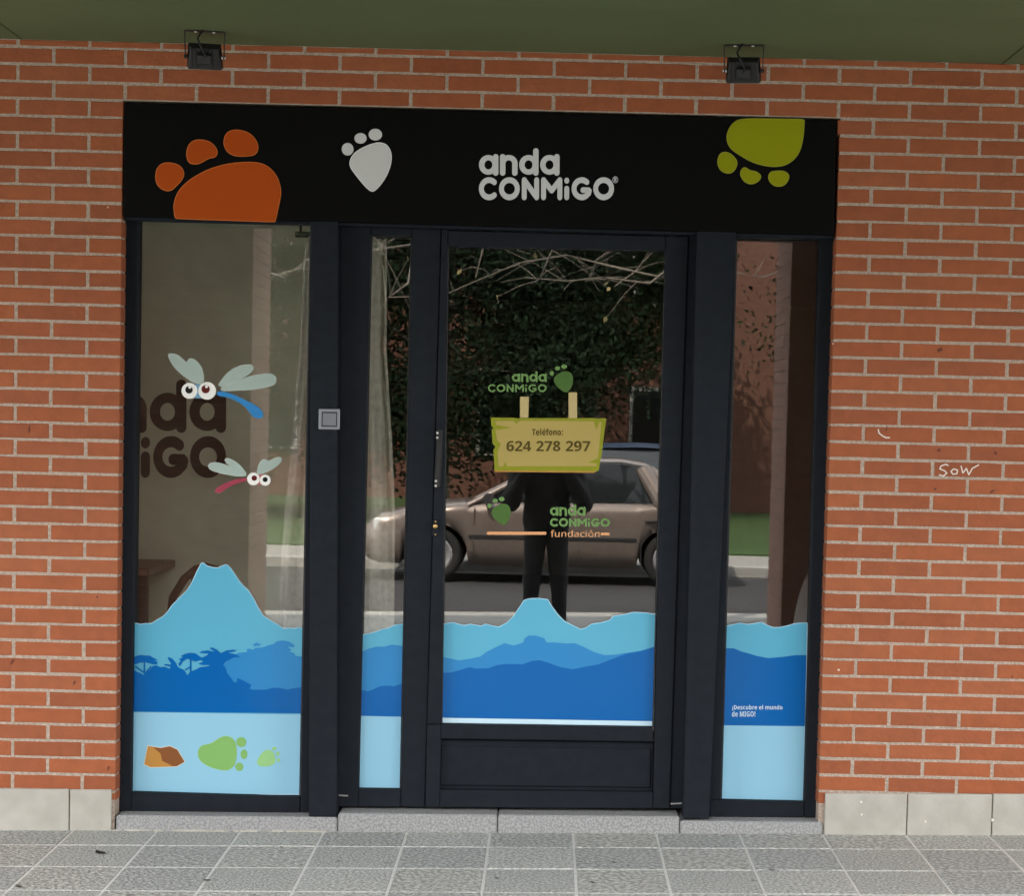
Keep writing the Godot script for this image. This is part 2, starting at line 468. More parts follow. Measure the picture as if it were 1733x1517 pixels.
func make_wall() -> void:
	var wall := thing("brick_wall", Vector3(0, 0, -0.11), "red brick shop wall with pale mortar joints around the black shopfront", "wall")
	var jl := X0 + 0.2440             # the jambs of the opening
	var jr := X0 + 2.7560
	var sign_y := TOP - 3 * ROW       # bricks carry on above this joint
	var st := begin()                 # mortar: a core set back behind the faces of the bricks
	var zf := -0.0018
	box(st, Vector3(-4.6, -0.12, -0.115), Vector3(jl - 0.003, SOFFIT, zf))
	box(st, Vector3(jr + 0.003, -0.12, -0.115), Vector3(4.6, SOFFIT, zf))
	box(st, Vector3(jl - 0.003, sign_y + 0.0015, -0.115), Vector3(jr + 0.003, SOFFIT, zf - 0.0002))
	commit(st, "mortar", mats["mortar"], wall)
	var full := []
	for i in 8: full.append(brick_mesh(0.2392, 0.0506, 0.108))
	var rest := begin()
	var count := 0
	for r in range(-1, 46):
		var y1 := TOP - r * ROW - 0.0045
		var y0 := y1 - 0.0506
		if r < 0: y1 = SOFFIT - 0.001
		for k in range(-26, 27):
			var xa := X0 + 0.25 * k + (0.125 if r % 2 != 0 else 0.0) + 0.0054
			var xb := xa + 0.2392
			if xb < -4.6 or xa > 4.6: continue
			var parts := [[xa, xb]]
			if r >= 3:
				parts = []
				if xa < jl - 0.02: parts.append([xa, minf(xb, jl)])
				if xb > jr + 0.02: parts.append([maxf(xa, jr if r > 3 else jr - 0.007), xb])
			for p in parts:
				var w: float = p[1] - p[0]
				var floor_y := ground_y((p[0] + p[1]) / 2, 0) + 0.11
				var lo := y0
				if y1 < floor_y: continue
				lo = maxf(y0, floor_y)
				var h := y1 - lo
				var c := Vector3((p[0] + p[1]) / 2, (y1 + lo) / 2, rng.randf_range(-0.0012, 0.0006))
				var seen: bool = p[1] > -1.955 + 0.03 and p[0] < 1.76 - 0.03 and h > 0.03
				var m := w > 0.2391 and h > 0.0505
				var mesh: ArrayMesh = full[rng.randi() % 8] if m else brick_mesh(w, h, 0.108)
				var tone := rng.randi() % 6
				var tf := Transform3D(Basis(Vector3(0, 0, 1), rng.randf_range(-0.0022, 0.0022)), c)
				if seen and count < 330:
					var o := MeshInstance3D.new()
					o.name = "brick"
					o.mesh = mesh
					o.material_override = mats["brick%d" % tone]
					o.transform = tf
					o.position -= wall.position
					wall.add_child(o, true)
					count += 1
				else:
					rest.append_from(mesh, 0, tf)
	place(rest.commit(), "brickwork", mats["brick1"], wall, "stuff")
	print("bricks ", count)
	# skirting of grey stone tiles
	for side in [0, 1]:
		var edges := [-12, 117.5, 189.5] if side == 0 else [1395.0, 1535.0, 1679.0]
		var xs := edges.map(func(u): return at(u, 1370, 0.012).x)
		if side == 0:
			for i in 8: xs.push_front(xs[0] - TILE if i else xs[1] - TILE)
			xs.remove_at(8)
		else:
			for i in 9: xs.append(xs[-1] + TILE)
		for i in xs.size() - 1:
			st = begin()
			var a: float = xs[i] + 0.0018
			var b: float = xs[i + 1] - 0.0018
			var j := rng.randf_range(-0.0015, 0.0015)
			hexa(st, [Vector3(a, ground_y(a, 0) - 0.03, -0.001), Vector3(b, ground_y(b, 0) - 0.03, -0.001), Vector3(a, ground_y(a, 0) + 0.148 + j, -0.001), Vector3(b, ground_y(b, 0) + 0.148 + j, -0.001),
				Vector3(a, ground_y(a, 0) - 0.03, 0.012 + j), Vector3(b, ground_y(b, 0) - 0.03, 0.012 + j), Vector3(a, ground_y(a, 0) + 0.148 + j, 0.012 + j), Vector3(b, ground_y(b, 0) + 0.148 + j, 0.012 + j)], 0.0025)
			commit(st, "plinth_tile", mats["plinth"], wall)
	# scratched and chalked marks
	st = begin()
	for line in [[[1604, 788, 1600, 786, 1592, 789, 1590, 794, 1598, 797, 1602, 801, 1596, 806, 1589, 804]], [[1613, 794, 1609, 798, 1612, 803, 1619, 802, 1620, 796, 1614, 794]],
			[[1626, 789, 1629, 801, 1635, 793, 1639, 804, 1645, 793, 1656, 787]], [[1486, 727, 1487, 733, 1493, 738, 1499, 741, 1505, 741]]]:
		var pts := px_list(line[0])
		for i in pts.size() - 1:
			var a := at(pts[i].x, pts[i].y, 0.0016); var b := at(pts[i + 1].x, pts[i + 1].y, 0.0016)
			var n := (b - a).cross(Vector3(0, 0, 1)).normalized() * 0.0022
			var e := (b - a).normalized() * 0.001
			quad_out(st, a + n - e, b + n + e, b - n + e, a - n - e, a - Vector3(0, 0, 1))
	var g := commit(st, "graffiti", mats["chalk"], wall)
	g.set_meta("label", "three small letters scrawled in pale chalk on the brick")
	st = begin()
	for s in [[1419, 1134, 3], [1409, 582, 2], [183, 351, 2], [1457, 1358, 3], [1458, 1379, 3], [1679, 1388, 4], [1566, 1391, 3]]:
		var pp := PackedVector2Array()
		for i in 7: pp.append(Vector2(s[0], s[1]) + Vector2.from_angle(TAU * i / 7) * s[2] * rng.randf_range(0.4, 0.9))
		add_print(st, pp, 0.0165 if s[1] > 1345 else 0.0018)
	commit(st, "paint_fleck", mats["chalk"], wall)
	for e in [[1684, 767, 6, 4, 0.5], [1589, 762, 4, 5, -0.6], [1582, 828, 4, 3, 0.2], [1679, 832, 8, 2.5, -0.4], [50, 727, 3, 8, 0.1], [126, 1156, 2.5, 7, 0.5], [184, 1301, 2.5, 6, 0.4], [22, 1120, 3, 8, 0.6], [1590, 592, 9, 5, -0.5], [1500, 726, 1.6, 8, 0.1], [1712, 1146, 1.6, 6, 0.1], [165, 1010, 4, 3, 0.2]]:
		var pp := PackedVector2Array()
		for i in 11: pp.append(Vector2(e[0], e[1]) + (Vector2.from_angle(TAU * i / 11) * Vector2(e[2], e[3])).rotated(e[4]) * rng.randf_range(0.35, 1.0))
		print_on(pp, 0.0017, "smear", mats["smear"], wall)

# ---------------------------------------------------------------- pavement
func make_pavement() -> void:
	var pav := Node3D.new()
	pav.name = "pavement"
	add_child(pav)
	pav.set_meta("kind", "structure")
	pav.set_meta("label", "grey square paving tiles of the portico floor with pale joints")
	pav.position = Vector3(0, -0.009, 0)
	pav.rotation = Vector3(atan(FALL), 0, atan(SLOPE))
	var st := begin()
	box(st, Vector3(-5, -0.3, -0.12), Vector3(5, -0.0025, 2.6))
	st.generate_normals()
	var bed := MeshInstance3D.new(); bed.name = "joint_mortar"; bed.mesh = st.commit(); bed.material_override = mats["joint"]; pav.add_child(bed)
	var xj := at(829.3, 1408, 0.0).x
	var zj := [-0.11]
	for v in [1436.0, 1472.5, 1512.7]:
		var d := look * Vector3((970.0 - PPX) / FOCAL, -(v - PPY) / FOCAL, -1.0)
		var t := (-0.009 - FALL * EYE.z - EYE.y) / (d.y + FALL * d.z)
		zj.append(EYE.z + d.z * t)
	print("tile joints z ", zj, " x ", xj)
	for i in 40: zj.append(zj[-1] + TILE)
	var rest := begin()
	for i in zj.size() - 1:
		if zj[i] > 2.5: break
		for k in range(-16, 16):
			var xa := xj + k * TILE + 0.0024
			var xb := xa + TILE - 0.0048
			var za: float = zj[i] + 0.0032
			var zb: float = minf(zj[i + 1] - 0.0032, 2.6)
			var j := rng.randf_range(-0.0008, 0.0012)
			var seen := i < 4 and xb > -1.95 and xa < 1.78
			var s := begin() if seen else rest
			var c := Vector3((xa + xb) / 2, 0, (za + zb) / 2)
			var o := Vector3.ZERO if not seen else c
			box(s, Vector3(xa, -0.03, za) - o, Vector3(xb, j, zb) - o, 0.0042)
			if seen:
				s.generate_normals()
				var t := MeshInstance3D.new()
				t.name = "paving_tile"
				t.mesh = s.commit()
				t.material_override = mats["paving%d" % (rng.randi() % 4)]
				t.position = c
				pav.add_child(t, true)
	rest.generate_normals()
	var r := MeshInstance3D.new(); r.name = "tiling"; r.mesh = rest.commit(); r.material_override = mats["paving1"]; r.set_meta("kind", "stuff"); pav.add_child(r)
	for k in 26:
		var c := Vector3(rng.randf_range(-1.9, 1.7), 0.0026, rng.randf_range(0.08, 1.2))
		var rad := rng.randf_range(0.005, 0.012)
		st = begin()
		for i in 9:
			var p0 := Vector2.from_angle(TAU * i / 9) * rad * (0.8 + 0.2 * sin(i * 2.3 + k)); var p1 := Vector2.from_angle(TAU * (i + 1) / 9) * rad * (0.8 + 0.2 * sin((i + 1) % 9 * 2.3 + k))
			tri_out(st, Vector3(0, 0.0008, 0), Vector3(p0.x, 0, p0.y), Vector3(p1.x, 0, p1.y), Vector3(0, -1, 0))
		st.generate_normals()
		var gs := MeshInstance3D.new(); gs.name = "gum_spot"; gs.mesh = st.commit(); gs.material_override = mats["gum"]; gs.position = c; pav.add_child(gs, true)
	# the open part of the pavement falls gently to the kerb
	st = begin()
	for e in [[-16.0, -5.0], [-5.0, 5.0], [5.0, 16.0]]:
		var c := []
		for y in [-0.7, 0.0]:
			for z in [2.6, 10.0]:
				for x in e: c.append(Vector3(x, y if y else ground_y(x, z), z))
		hexa(st, [c[0], c[1], c[4], c[5], c[2], c[3], c[6], c[7]])
	commit(st, "footway", mats["paving0"], self, "structure")
	st = begin()
	for i in 30:
		var x := -15.0 + i
		hexa(st, [Vector3(x + 0.004, -0.6, 10.0), Vector3(x + 0.996, -0.6, 10.0), Vector3(x + 0.004, ground_y(x, 10), 10.0), Vector3(x + 0.996, ground_y(x + 1, 10), 10.0),
			Vector3(x + 0.004, -0.6, 10.16), Vector3(x + 0.996, -0.6, 10.16), Vector3(x + 0.004, ground_y(x, 10), 10.16), Vector3(x + 0.996, ground_y(x + 1, 10), 10.16)], 0.012)
	commit(st, "kerb", mats["kerb"], self, "structure")

func make_step() -> void:
	var step := thing("threshold_step", Vector3(0, 0, -0.1), "low worn granite threshold slab under the black shopfront", "step")
	var cuts := [197.0, 572.0, 842.0, 1150.0, 1393.0]
	for i in 4:
		var st := begin()
		var a: float = cuts[i]; var b: float = cuts[i + 1]
		var top0 := at(a, lerpf(1373.0, 1385.0, (a - 197) / 1196.0) - (7.0 if i in [1, 2] else 0.0), -0.07).y
		var top1 := at(b, lerpf(1373.0, 1385.0, (b - 197) / 1196.0) - (7.0 if i in [1, 2] else 0.0), -0.07).y
		var x0 := at(a, 1390, 0.0).x + 0.0015
		var x1 := at(b, 1390, 0.0).x - 0.0015
		var zf := 0.012
		hexa(st, [Vector3(x0, -0.1, -0.4), Vector3(x1, -0.1, -0.4), Vector3(x0, top0, -0.4), Vector3(x1, top1, -0.4), Vector3(x0, -0.1, zf), Vector3(x1, -0.1, zf), Vector3(x0, top0, zf - 0.004), Vector3(x1, top1, zf - 0.004)], 0.006)
		commit(st, "slab", mats["granite"], step)
	# a smear of old cement along the foot of the slab
	var st := begin()
	for i in 60:
		var u := 198.0 + 6.0 * i + rng.randf_range(-6, 6)
		var x := at(u, 1395, 0.02).x
		if rng.randf() < 0.55: continue
		var w := rng.randf_range(0.012, 0.03)
		var h := rng.randf_range(0.004, 0.010)
		var y := ground_y(x, 0)
		hexa(st, [Vector3(x - w, y - 0.01, 0.005), Vector3(x + w, y - 0.01, 0.005), Vector3(x - w * 0.8, y + h, 0.005), Vector3(x + w * 0.7, y + h * 0.8, 0.005),
			Vector3(x - w, y - 0.01, 0.012 + h), Vector3(x + w, y - 0.01, 0.012 + h * 1.2), Vector3(x - w * 0.8, y + h * 0.6, 0.016), Vector3(x + w * 0.7, y + h * 0.5, 0.016)], 0.002)
	commit(st, "cement_fillet", mats["plinth"], step)

# ---------------------------------------------------------------- shopfront
const ZF := -0.07                   # face of the frames
const ZG := -0.10                   # face of the glass

func pane(u: Array, parent: Node, z := ZG) -> void:
	var st := begin()
	bar(st, u[0], u[1], u[2], u[3], u[4], u[5], u[6], u[7], z, z - 0.006, 0.0)
	commit(st, "glass_pane", mats["glass"], parent)
	st = begin()
	bar(st, u[0], u[1], u[2], u[3], u[4], u[5], u[6], u[7], z - 0.018, z - 0.024, 0.0)
	commit(st, "inner_pane", mats["glass"], parent)

func members(list: Array, called: String, parent: Node) -> void:
	for e in list:
		var st := begin()
		bar(st, e[0], e[1], e[2], e[3], e[4], e[5], e[6], e[7], e[8], e[9], 0.003)
		commit(st, called, mats["frame"], parent)

func bead(u: Array, parent: Node, wide := 4.0) -> void:
	# the gasket and glazing bead round a pane, inside the frame
	var st := begin()
	var p := px_list(u)
	var c := (p[0] + p[1] + p[2] + p[3]) / 4.0
	for i in 4:
		var a := p[i]; var b := p[(i + 1) % 4]
		var ia := a + (c - a).sign() * wide; var ib := b + (c - b).sign() * wide
		var z := ZG + 0.012
		var q := [at(a.x, a.y, z), at(b.x, b.y, z), at(ib.x, ib.y, z - 0.004), at(ia.x, ia.y, z - 0.004)]
		quad_out(st, q[0], q[1], q[2], q[3], q[0] - Vector3(0, 0, 1))
		var zz := at(ia.x, ia.y, ZG + 0.001); var zy := at(ib.x, ib.y, ZG + 0.001)
		quad_out(st, q[3], q[2], zy, zz, at(a.x, a.y, ZG))
	commit(st, "glazing_bead", mats["rubber"], parent)

func make_shopfront() -> void:
	var F := ZG + 0.0016              # films lie on the outer face of the glass
	# --- the wide window on the left
	var w := thing("shop_window", at(360, 1372, ZF), "wide fixed window with blue volcano film and two printed dragonflies", "window")
	members([[206, 366, 234, 366, 222, 1374, 202, 1374, ZF, ZG - 0.05], [234.5, 352, 527, 352, 527, 379, 234.5, 371, ZF, ZG - 0.05], [222.5, 1341, 508, 1349.5, 508, 1376, 222.5, 1374, ZF, ZG - 0.05]], "frame_member", w)
	members([[526, 379.5, 528, 379.5, 524.5, 1376, 508.5, 1376, ZF, ZG - 0.05]], "frame_member", w)
	members([[526.5, 374, 572, 374, 570, 1384, 523, 1383, 0.0, ZG - 0.05]], "post", w)
	pane([230, 364, 530, 364, 520, 1360, 216, 1352], w)
	bead([232, 371, 527, 378.5, 508.5, 1350.5, 221, 1342], w, 2.0)
	var C := 2.917
	var film := print_on(px_list([103, 515, 122, 512, 140, 518, 165, 513, 195, 514, 220, 497, 250, 480, 275, 455, 300, 420, 335, 385, 370, 350, 390, 320, 405, 290, 420, 255, 443, 213, 452, 216, 470, 230, 500, 238, 525, 238, 545, 228, 565, 222, 580, 235, 605, 270, 628, 305, 650, 330, 672, 350, 695, 385, 720, 435, 745, 475, 790, 503, 820, 520, 845, 538, 880, 535, 900, 538, 925, 532, 944, 540, 935, 962, 97, 950], C, 190, 880), F, "window_film", mats["film_light"], w)
	film.set_meta("label", "blue film of a volcano, jungle and footprints")
	var J := 5.777
	print_on(px_list([900, 330, 1000, 250, 1060, 205, 1150, 195, 1140, 172, 1170, 162, 1200, 175, 1225, 158, 1300, 150, 1360, 128, 1400, 120, 1440, 90, 1500, 82, 1560, 95, 1610, 130, 1605, 150, 1540, 145, 1580, 175, 1560, 190, 1610, 210, 1620, 235, 1690, 240, 1685, 570, 1200, 575, 1040, 500, 950, 420], J, 220, 1070), F + 0.001, "hill_print", mats["film_mid"], film)
	print_on(px_list([1190, 122, 1215, 118, 1240, 100, 1260, 115, 1300, 120, 1262, 130, 1270, 145, 1240, 135, 1210, 145, 1215, 128], J, 220, 1070), F + 0.001, "far_palm_print", mats["film_mid"], film)
	print_on(px_list([25, 355, 60, 385, 110, 405, 135, 420, 160, 400, 200, 365, 225, 335, 260, 325, 300, 345, 340, 340, 390, 360, 400, 340, 335, 325, 345, 312, 400, 320, 405, 310, 370, 255, 380, 245, 415, 262, 450, 300, 465, 335, 480, 350, 520, 365, 545, 390, 560, 425, 590, 390, 640, 370, 690, 345, 760, 335, 800, 320, 860, 300, 910, 320, 935, 350, 950, 400, 990, 450, 1020, 490, 1048, 490, 1050, 450, 1110, 475, 1190, 520, 1170, 555, 1200, 565, 1330, 565, 1400, 545, 1470, 548, 1540, 565, 1600, 550, 1678, 542, 1676, 796, 20, 778], J, 220, 1070), F + 0.002, "jungle_print", mats["film_dark"], film)
	for g in [[25, 270, 60, 235, 110, 225, 150, 230, 200, 232, 225, 250, 275, 272, 240, 280, 270, 290, 268, 318, 230, 318, 190, 305, 150, 295, 100, 300, 60, 315, 25, 320], [135, 297, 150, 297, 152, 410, 135, 410], [45, 340, 60, 332, 140, 388, 136, 402], [152, 395, 205, 330, 216, 340, 156, 408], [475, 310, 500, 285, 480, 265, 520, 248, 500, 235, 540, 215, 580, 203, 640, 208, 670, 230, 700, 250, 690, 275, 640, 290, 600, 268, 560, 262, 520, 285, 500, 320, 485, 335],
			[588, 268, 602, 268, 604, 395, 588, 395], [540, 365, 600, 330, 604, 344, 545, 378], [680, 205, 700, 190, 760, 180, 830, 195, 780, 158, 800, 150, 850, 172, 890, 208, 940, 182, 1010, 172, 1050, 182, 1010, 195, 960, 202, 1040, 220, 1085, 250, 1040, 245, 1000, 255, 960, 280, 930, 300, 910, 325, 860, 330, 800, 325, 700, 322, 670, 310, 720, 290, 690, 272, 700, 255, 760, 225, 770, 212]]:
		print_on(px_list(g, J, 220, 1070), F + 0.0025, "tree_print", mats["film_dark"], film)
	print_on(px_list([97, 950, 935, 962, 929, 1356, 87, 1350], C, 190, 880), F, "lower_film", mats["film_pale"], w)
	var rock := edged(px_list([177, 1117, 240, 1127, 285, 1118, 322, 1135, 358, 1195, 320, 1218, 190, 1222, 159, 1207], C, 190, 880), F + 0.001, "rock_print", mats["rock_dark"], mats["cream"], 0.9, w)
	print_on(px_list([177, 1117, 205, 1125, 240, 1155, 247, 1190, 300, 1217, 190, 1222, 159, 1207], C, 190, 880), F + 0.0028, "light_side", mats["rock_light"], rock)
	var foot := edged(rounded(px_list([425, 1140, 440, 1115, 490, 1107, 530, 1078, 560, 1067, 595, 1078, 612, 1110, 615, 1160, 605, 1210, 580, 1235, 545, 1238, 480, 1220, 440, 1195, 425, 1170], C, 190, 880)), F + 0.001, "footprint", mats["paw_green"], mats["paw_rim"], 0.8, w)
	for t in [[638, 1098, 25, 25], [651, 1158, 17, 24], [628, 1220, 20, 21]]: print_on(ell(t[0], t[1], t[2], t[3], C, 190, 880), F + 0.001, "toe", mats["paw_green"], foot)
	foot = print_on(rounded(px_list([715, 1190, 730, 1160, 760, 1133, 790, 1140, 805, 1165, 808, 1200, 780, 1218, 730, 1220, 715, 1205], C, 190, 880)), F + 0.001, "footprint", mats["paw_pale"], w)
	for t in [[800, 1130, 12, 9], [818, 1155, 9, 10], [822, 1187, 8, 10]]: print_on(ell(t[0], t[1], t[2], t[3], C, 190, 880), F + 0.001, "toe", mats["paw_pale"], foot)
	dragonflies(w, F)
	# --- the narrow side light
	var s := thing("side_light", at(650, 1366, ZF), "narrow strip window between the doorbell post and the glass door", "window")
	members([[575.5, 383, 628, 384, 606, 1366, 572.5, 1366, ZF - 0.004, ZG - 0.05], [628.5, 384, 697, 386, 697, 400, 628.5, 398, ZF - 0.004, ZG - 0.05], [697.5, 386, 747, 388, 719, 1367, 678.5, 1366, ZF - 0.004, ZG - 0.05], [606.5, 1335, 678, 1336.5, 678, 1366.5, 606.5, 1366, ZF - 0.004, ZG - 0.05]], "frame_member", s)
	pane([622, 390, 702, 390, 684, 1345, 600, 1345], s)
	bead([628, 398, 697, 400, 678.5, 1336, 606.5, 1335], s, 2.0)
	C = 2.81
	film = print_on(px_list([150, 605, 185, 597, 215, 590, 245, 578, 275, 572, 300, 560, 325, 553, 348, 555, 341, 993, 137, 988], C, 560, 860), F, "window_film", mats["film_light"], s)
	print_on(px_list([147, 685, 180, 670, 215, 660, 255, 660, 290, 650, 330, 655, 347, 658, 341, 993, 137, 988], C, 560, 860), F + 0.001, "hill_print", mats["film_mid"], film)
	print_on(px_list([142, 865, 175, 873, 205, 862, 235, 848, 270, 845, 300, 848, 344, 835, 341, 993, 137, 988], C, 560, 860), F + 0.002, "ridge_print", mats["film_dark"], film)
	print_on(px_list([137, 988, 341, 993, 331, 1335, 130, 1333], C, 560, 860), F, "lower_film", mats["film_pale"], s)
	# --- the door
	var d := thing("glass_door", at(930, 1366, ZF), "black framed glass door with a printed phone number board", "door")
	members([[747.8, 388, 758, 388, 746.5, 1226, 723, 1226, ZF + 0.006, ZG - 0.04], [723, 1226.6, 746.5, 1226.6, 744, 1367, 719.8, 1367, ZF + 0.006, ZG - 0.04], [1127, 400, 1165, 401, 1133, 1369, 1105, 1369, ZF + 0.006, ZG - 0.04], [758.5, 390, 1126.5, 400, 1126.5, 423, 758.5, 417, ZF + 0.006, ZG - 0.04],
		[746.8, 1226, 1105, 1231.5, 1105, 1256, 746, 1251, ZF + 0.006, ZG - 0.04], [744.3, 1337, 1104.5, 1341, 1104.5, 1369, 744.3, 1367, ZF + 0.006, ZG - 0.04]], "frame_member", d)
	members([[741, 1251.5, 1106, 1256.5, 1105, 1341, 740, 1337, ZG + 0.008, ZG - 0.03]], "kick_panel", d)
	var st := begin()
	bar(st, 746, 1262, 1102, 1267, 1101, 1334, 744, 1330, ZG + 0.016, ZG + 0.004, 0.004)
	commit(st, "raised_panel", mats["frame"], d)
	pane([752, 410, 1132, 418, 1112, 1238, 740, 1234], d)
	bead([758, 417, 1127, 423.5, 1105.5, 1231, 747, 1226], d, 2.0)
	film = print_on(px_list([537, 555, 555, 548, 585, 545, 600, 552, 635, 560, 665, 553, 690, 558, 715, 562, 735, 553, 770, 562, 800, 567, 840, 545, 870, 515, 900, 470, 920, 440, 940, 433, 985, 431, 1030, 436, 1050, 470, 1080, 510, 1110, 540, 1150, 560, 1185, 577, 1210, 572, 1240, 553, 1290, 545, 1325, 535, 1345, 515, 1400, 507, 1440, 497, 1500, 500, 1543, 508, 1532, 1014, 527, 997], C, 560, 860), F, "window_film", mats["film_light"], d)
	film.set_meta("label", "blue film of a flat topped volcano and hills")
	print_on(px_list([533, 708, 560, 715, 610, 725, 660, 718, 710, 708, 740, 685, 780, 665, 825, 643, 870, 655, 915, 640, 920, 622, 940, 607, 975, 607, 1015, 620, 1025, 640, 1070, 640, 1120, 645, 1160, 643, 1200, 660, 1250, 685, 1300, 700, 1350, 698, 1400, 690, 1470, 680, 1538, 662, 1532, 1014, 527, 997], C, 560, 860), F + 0.001, "hill_print", mats["film_mid"], film)
	print_on(px_list([530, 785, 570, 783, 620, 770, 660, 757, 690, 765, 750, 763, 790, 748, 840, 742, 910, 745, 955, 728, 990, 724, 1030, 735, 1090, 757, 1150, 768, 1210, 755, 1270, 745, 1330, 722, 1400, 695, 1470, 682, 1538, 660, 1532, 1014, 527, 997], C, 560, 860), F + 0.002, "ridge_print", mats["film_dark"], film)
	print_on(px_list([527, 998, 1532, 1015, 1530, 1040, 526, 1028], C, 560, 860), F, "lower_film", mats["film_edge"], d)
	door_print(d, F)
	st = begin()                      # pull bar and lock
	tube(st, [at(745, 728, ZF + 0.04), at(740, 824, ZF + 0.04)], [0.011, 0.011], 12)
	var pull := commit(st, "pull_handle", mats["rubber"], d)
	for v in [733.0, 741.0, 814.0, 822.0]:
		st = begin()
		var c := at(741.5 - (v - 733.0) * 0.03, v, ZF + 0.006)
		tube(st, [c, c + Vector3(0, 0, 0.046)], [0.0045, 0.0045], 10)
		commit(st, "bolt", mats["steel"], pull)
	st = begin()
	bar(st, 732, 880, 743, 880, 742, 908, 731, 908, ZF + 0.011, ZF + 0.004, 0.002)
	var esc := commit(st, "lock_plate", mats["frame"], d)
	st = begin()
	lathe(st, at(737, 891, ZF + 0.011), Vector3(0, 0, 1), [[0.0085, 0], [0.0085, 0.007], [0.006, 0.009], [0, 0.009]], 16)
	commit(st, "cylinder", mats["brass"], esc)
	st = begin()
	for v in [883.0, 905.0]:
		lathe(st, at(737, v, ZF + 0.011), Vector3(0, 0, 1), [[0.0035, 0], [0.0035, 0.002], [0, 0.003]], 10)
	commit(st, "screw", mats["brass"], esc)
	# --- the right-hand window
	var r := thing("side_window", at(1290, 1384, ZF), "tall narrow window with blue film beside the right brick jamb", "window")
	members([[1180, 386, 1245.5, 388, 1200, 1386, 1156, 1386, 0.0, ZG - 0.05]], "post", r)
	members([[1165.6, 385, 1180, 385.5, 1156, 1369, 1133.6, 1369, ZF - 0.004, ZG - 0.05], [1388.5, 380, 1412, 380, 1384, 1384, 1361, 1384, ZF, ZG - 0.05], [1243, 380, 1388, 380, 1388, 404, 1243, 402, ZF, ZG - 0.05], [1200.5, 1354, 1360.5, 1357.5, 1360.5, 1384, 1200.5, 1383, ZF, ZG - 0.05], [1240, 403, 1246, 403, 1219, 1354, 1200.5, 1354, ZF, ZG - 0.05]], "frame_member", r)
	pane([1238, 395, 1394, 397, 1366, 1364, 1212, 1362], r)
	bead([1246, 403, 1388, 404.5, 1360.5, 1357, 1219.5, 1354.5], r, 2.0)
	C = 2.615
	film = print_on(px_list([275, 525, 310, 518, 345, 510, 380, 517, 410, 512, 440, 507, 460, 518, 490, 530, 520, 530, 555, 523, 580, 515, 610, 510, 642, 510, 632, 966, 266, 962], C, 1120, 860), F, "window_film", mats["film_light"], r)
	print_on(px_list([273, 620, 320, 622, 350, 635, 380, 643, 420, 655, 470, 665, 530, 660, 590, 652, 639, 652, 632, 966, 266, 962], C, 1120, 860), F + 0.001, "hill_print", mats["film_dark"], film)
	print_on(px_list([266, 962, 632, 966, 627, 1300, 258, 1293], C, 1120, 860), F, "lower_film", mats["film_pale"], r)
	lettering("¡Descubre el mundo", 1239, 1193.5, 1324, 1203, F + 0.002, 0.0004, mats["caption"], r, "caption", 0.0, 600)
	lettering("de MIGO!", 1238.5, 1204, 1278, 1213.5, F + 0.002, 0.0004, mats["caption"], r, "caption", 0.0, 600)
	for e in [[s, 573.0, 1345.5, 589.0, 1346.5], [r, 1134.5, 1360.0, 1154.0, 1359.0]]:   # bright drain clips at the foot of the frames
		st = begin()
		bar(st, e[1], e[2], e[3], e[4], e[3], e[4] + 2.2, e[1], e[2] + 2.2, ZF + 0.004, ZF - 0.006, 0.0005)
		commit(st, "drain_clip", mats["steel"], e[0])
	# --- head rail behind the sign, and the doorbell
	var sg := thing("shop_sign", at(812, 375, 0.0), "long black shop sign board with orange and lime footprints", "sign")
	st = begin()
	bar(st, 211.5, 174, 1415, 203.5, 1411, 398, 209, 366, 0.004, -0.06, 0.003)
	commit(st, "board", mats["sign_black"], sg)
	st = begin()
	bar(st, 209, 366.5, 1411, 398.5, 1411, 404, 209, 372, -0.02, -0.07, 0.002)
	commit(st, "lower_trim", mats["frame"], sg)
	sign_print(sg)
	var bell := thing("doorbell", at(557, 727, 0.0), "small square grey doorbell plate on the black post", "doorbell")
	st = begin()
	bar(st, 539.5, 692, 575.5, 692.5, 575, 727.5, 539, 727, 0.009, 0.0005, 0.003)
	commit(st, "plate", mats["bell_grey"], bell)
	st = begin()
	bar(st, 544.5, 697, 571, 697.5, 570.5, 723, 544, 722.5, 0.0105, 0.008, 0.001)
	commit(st, "groove", mats["lamp_black"], bell)
	st = begin()
	bar(st, 546.5, 699, 569, 699.5, 568.5, 721, 546, 720.5, 0.0135, 0.008, 0.0015)
	commit(st, "button", mats["bell_face"], bell)

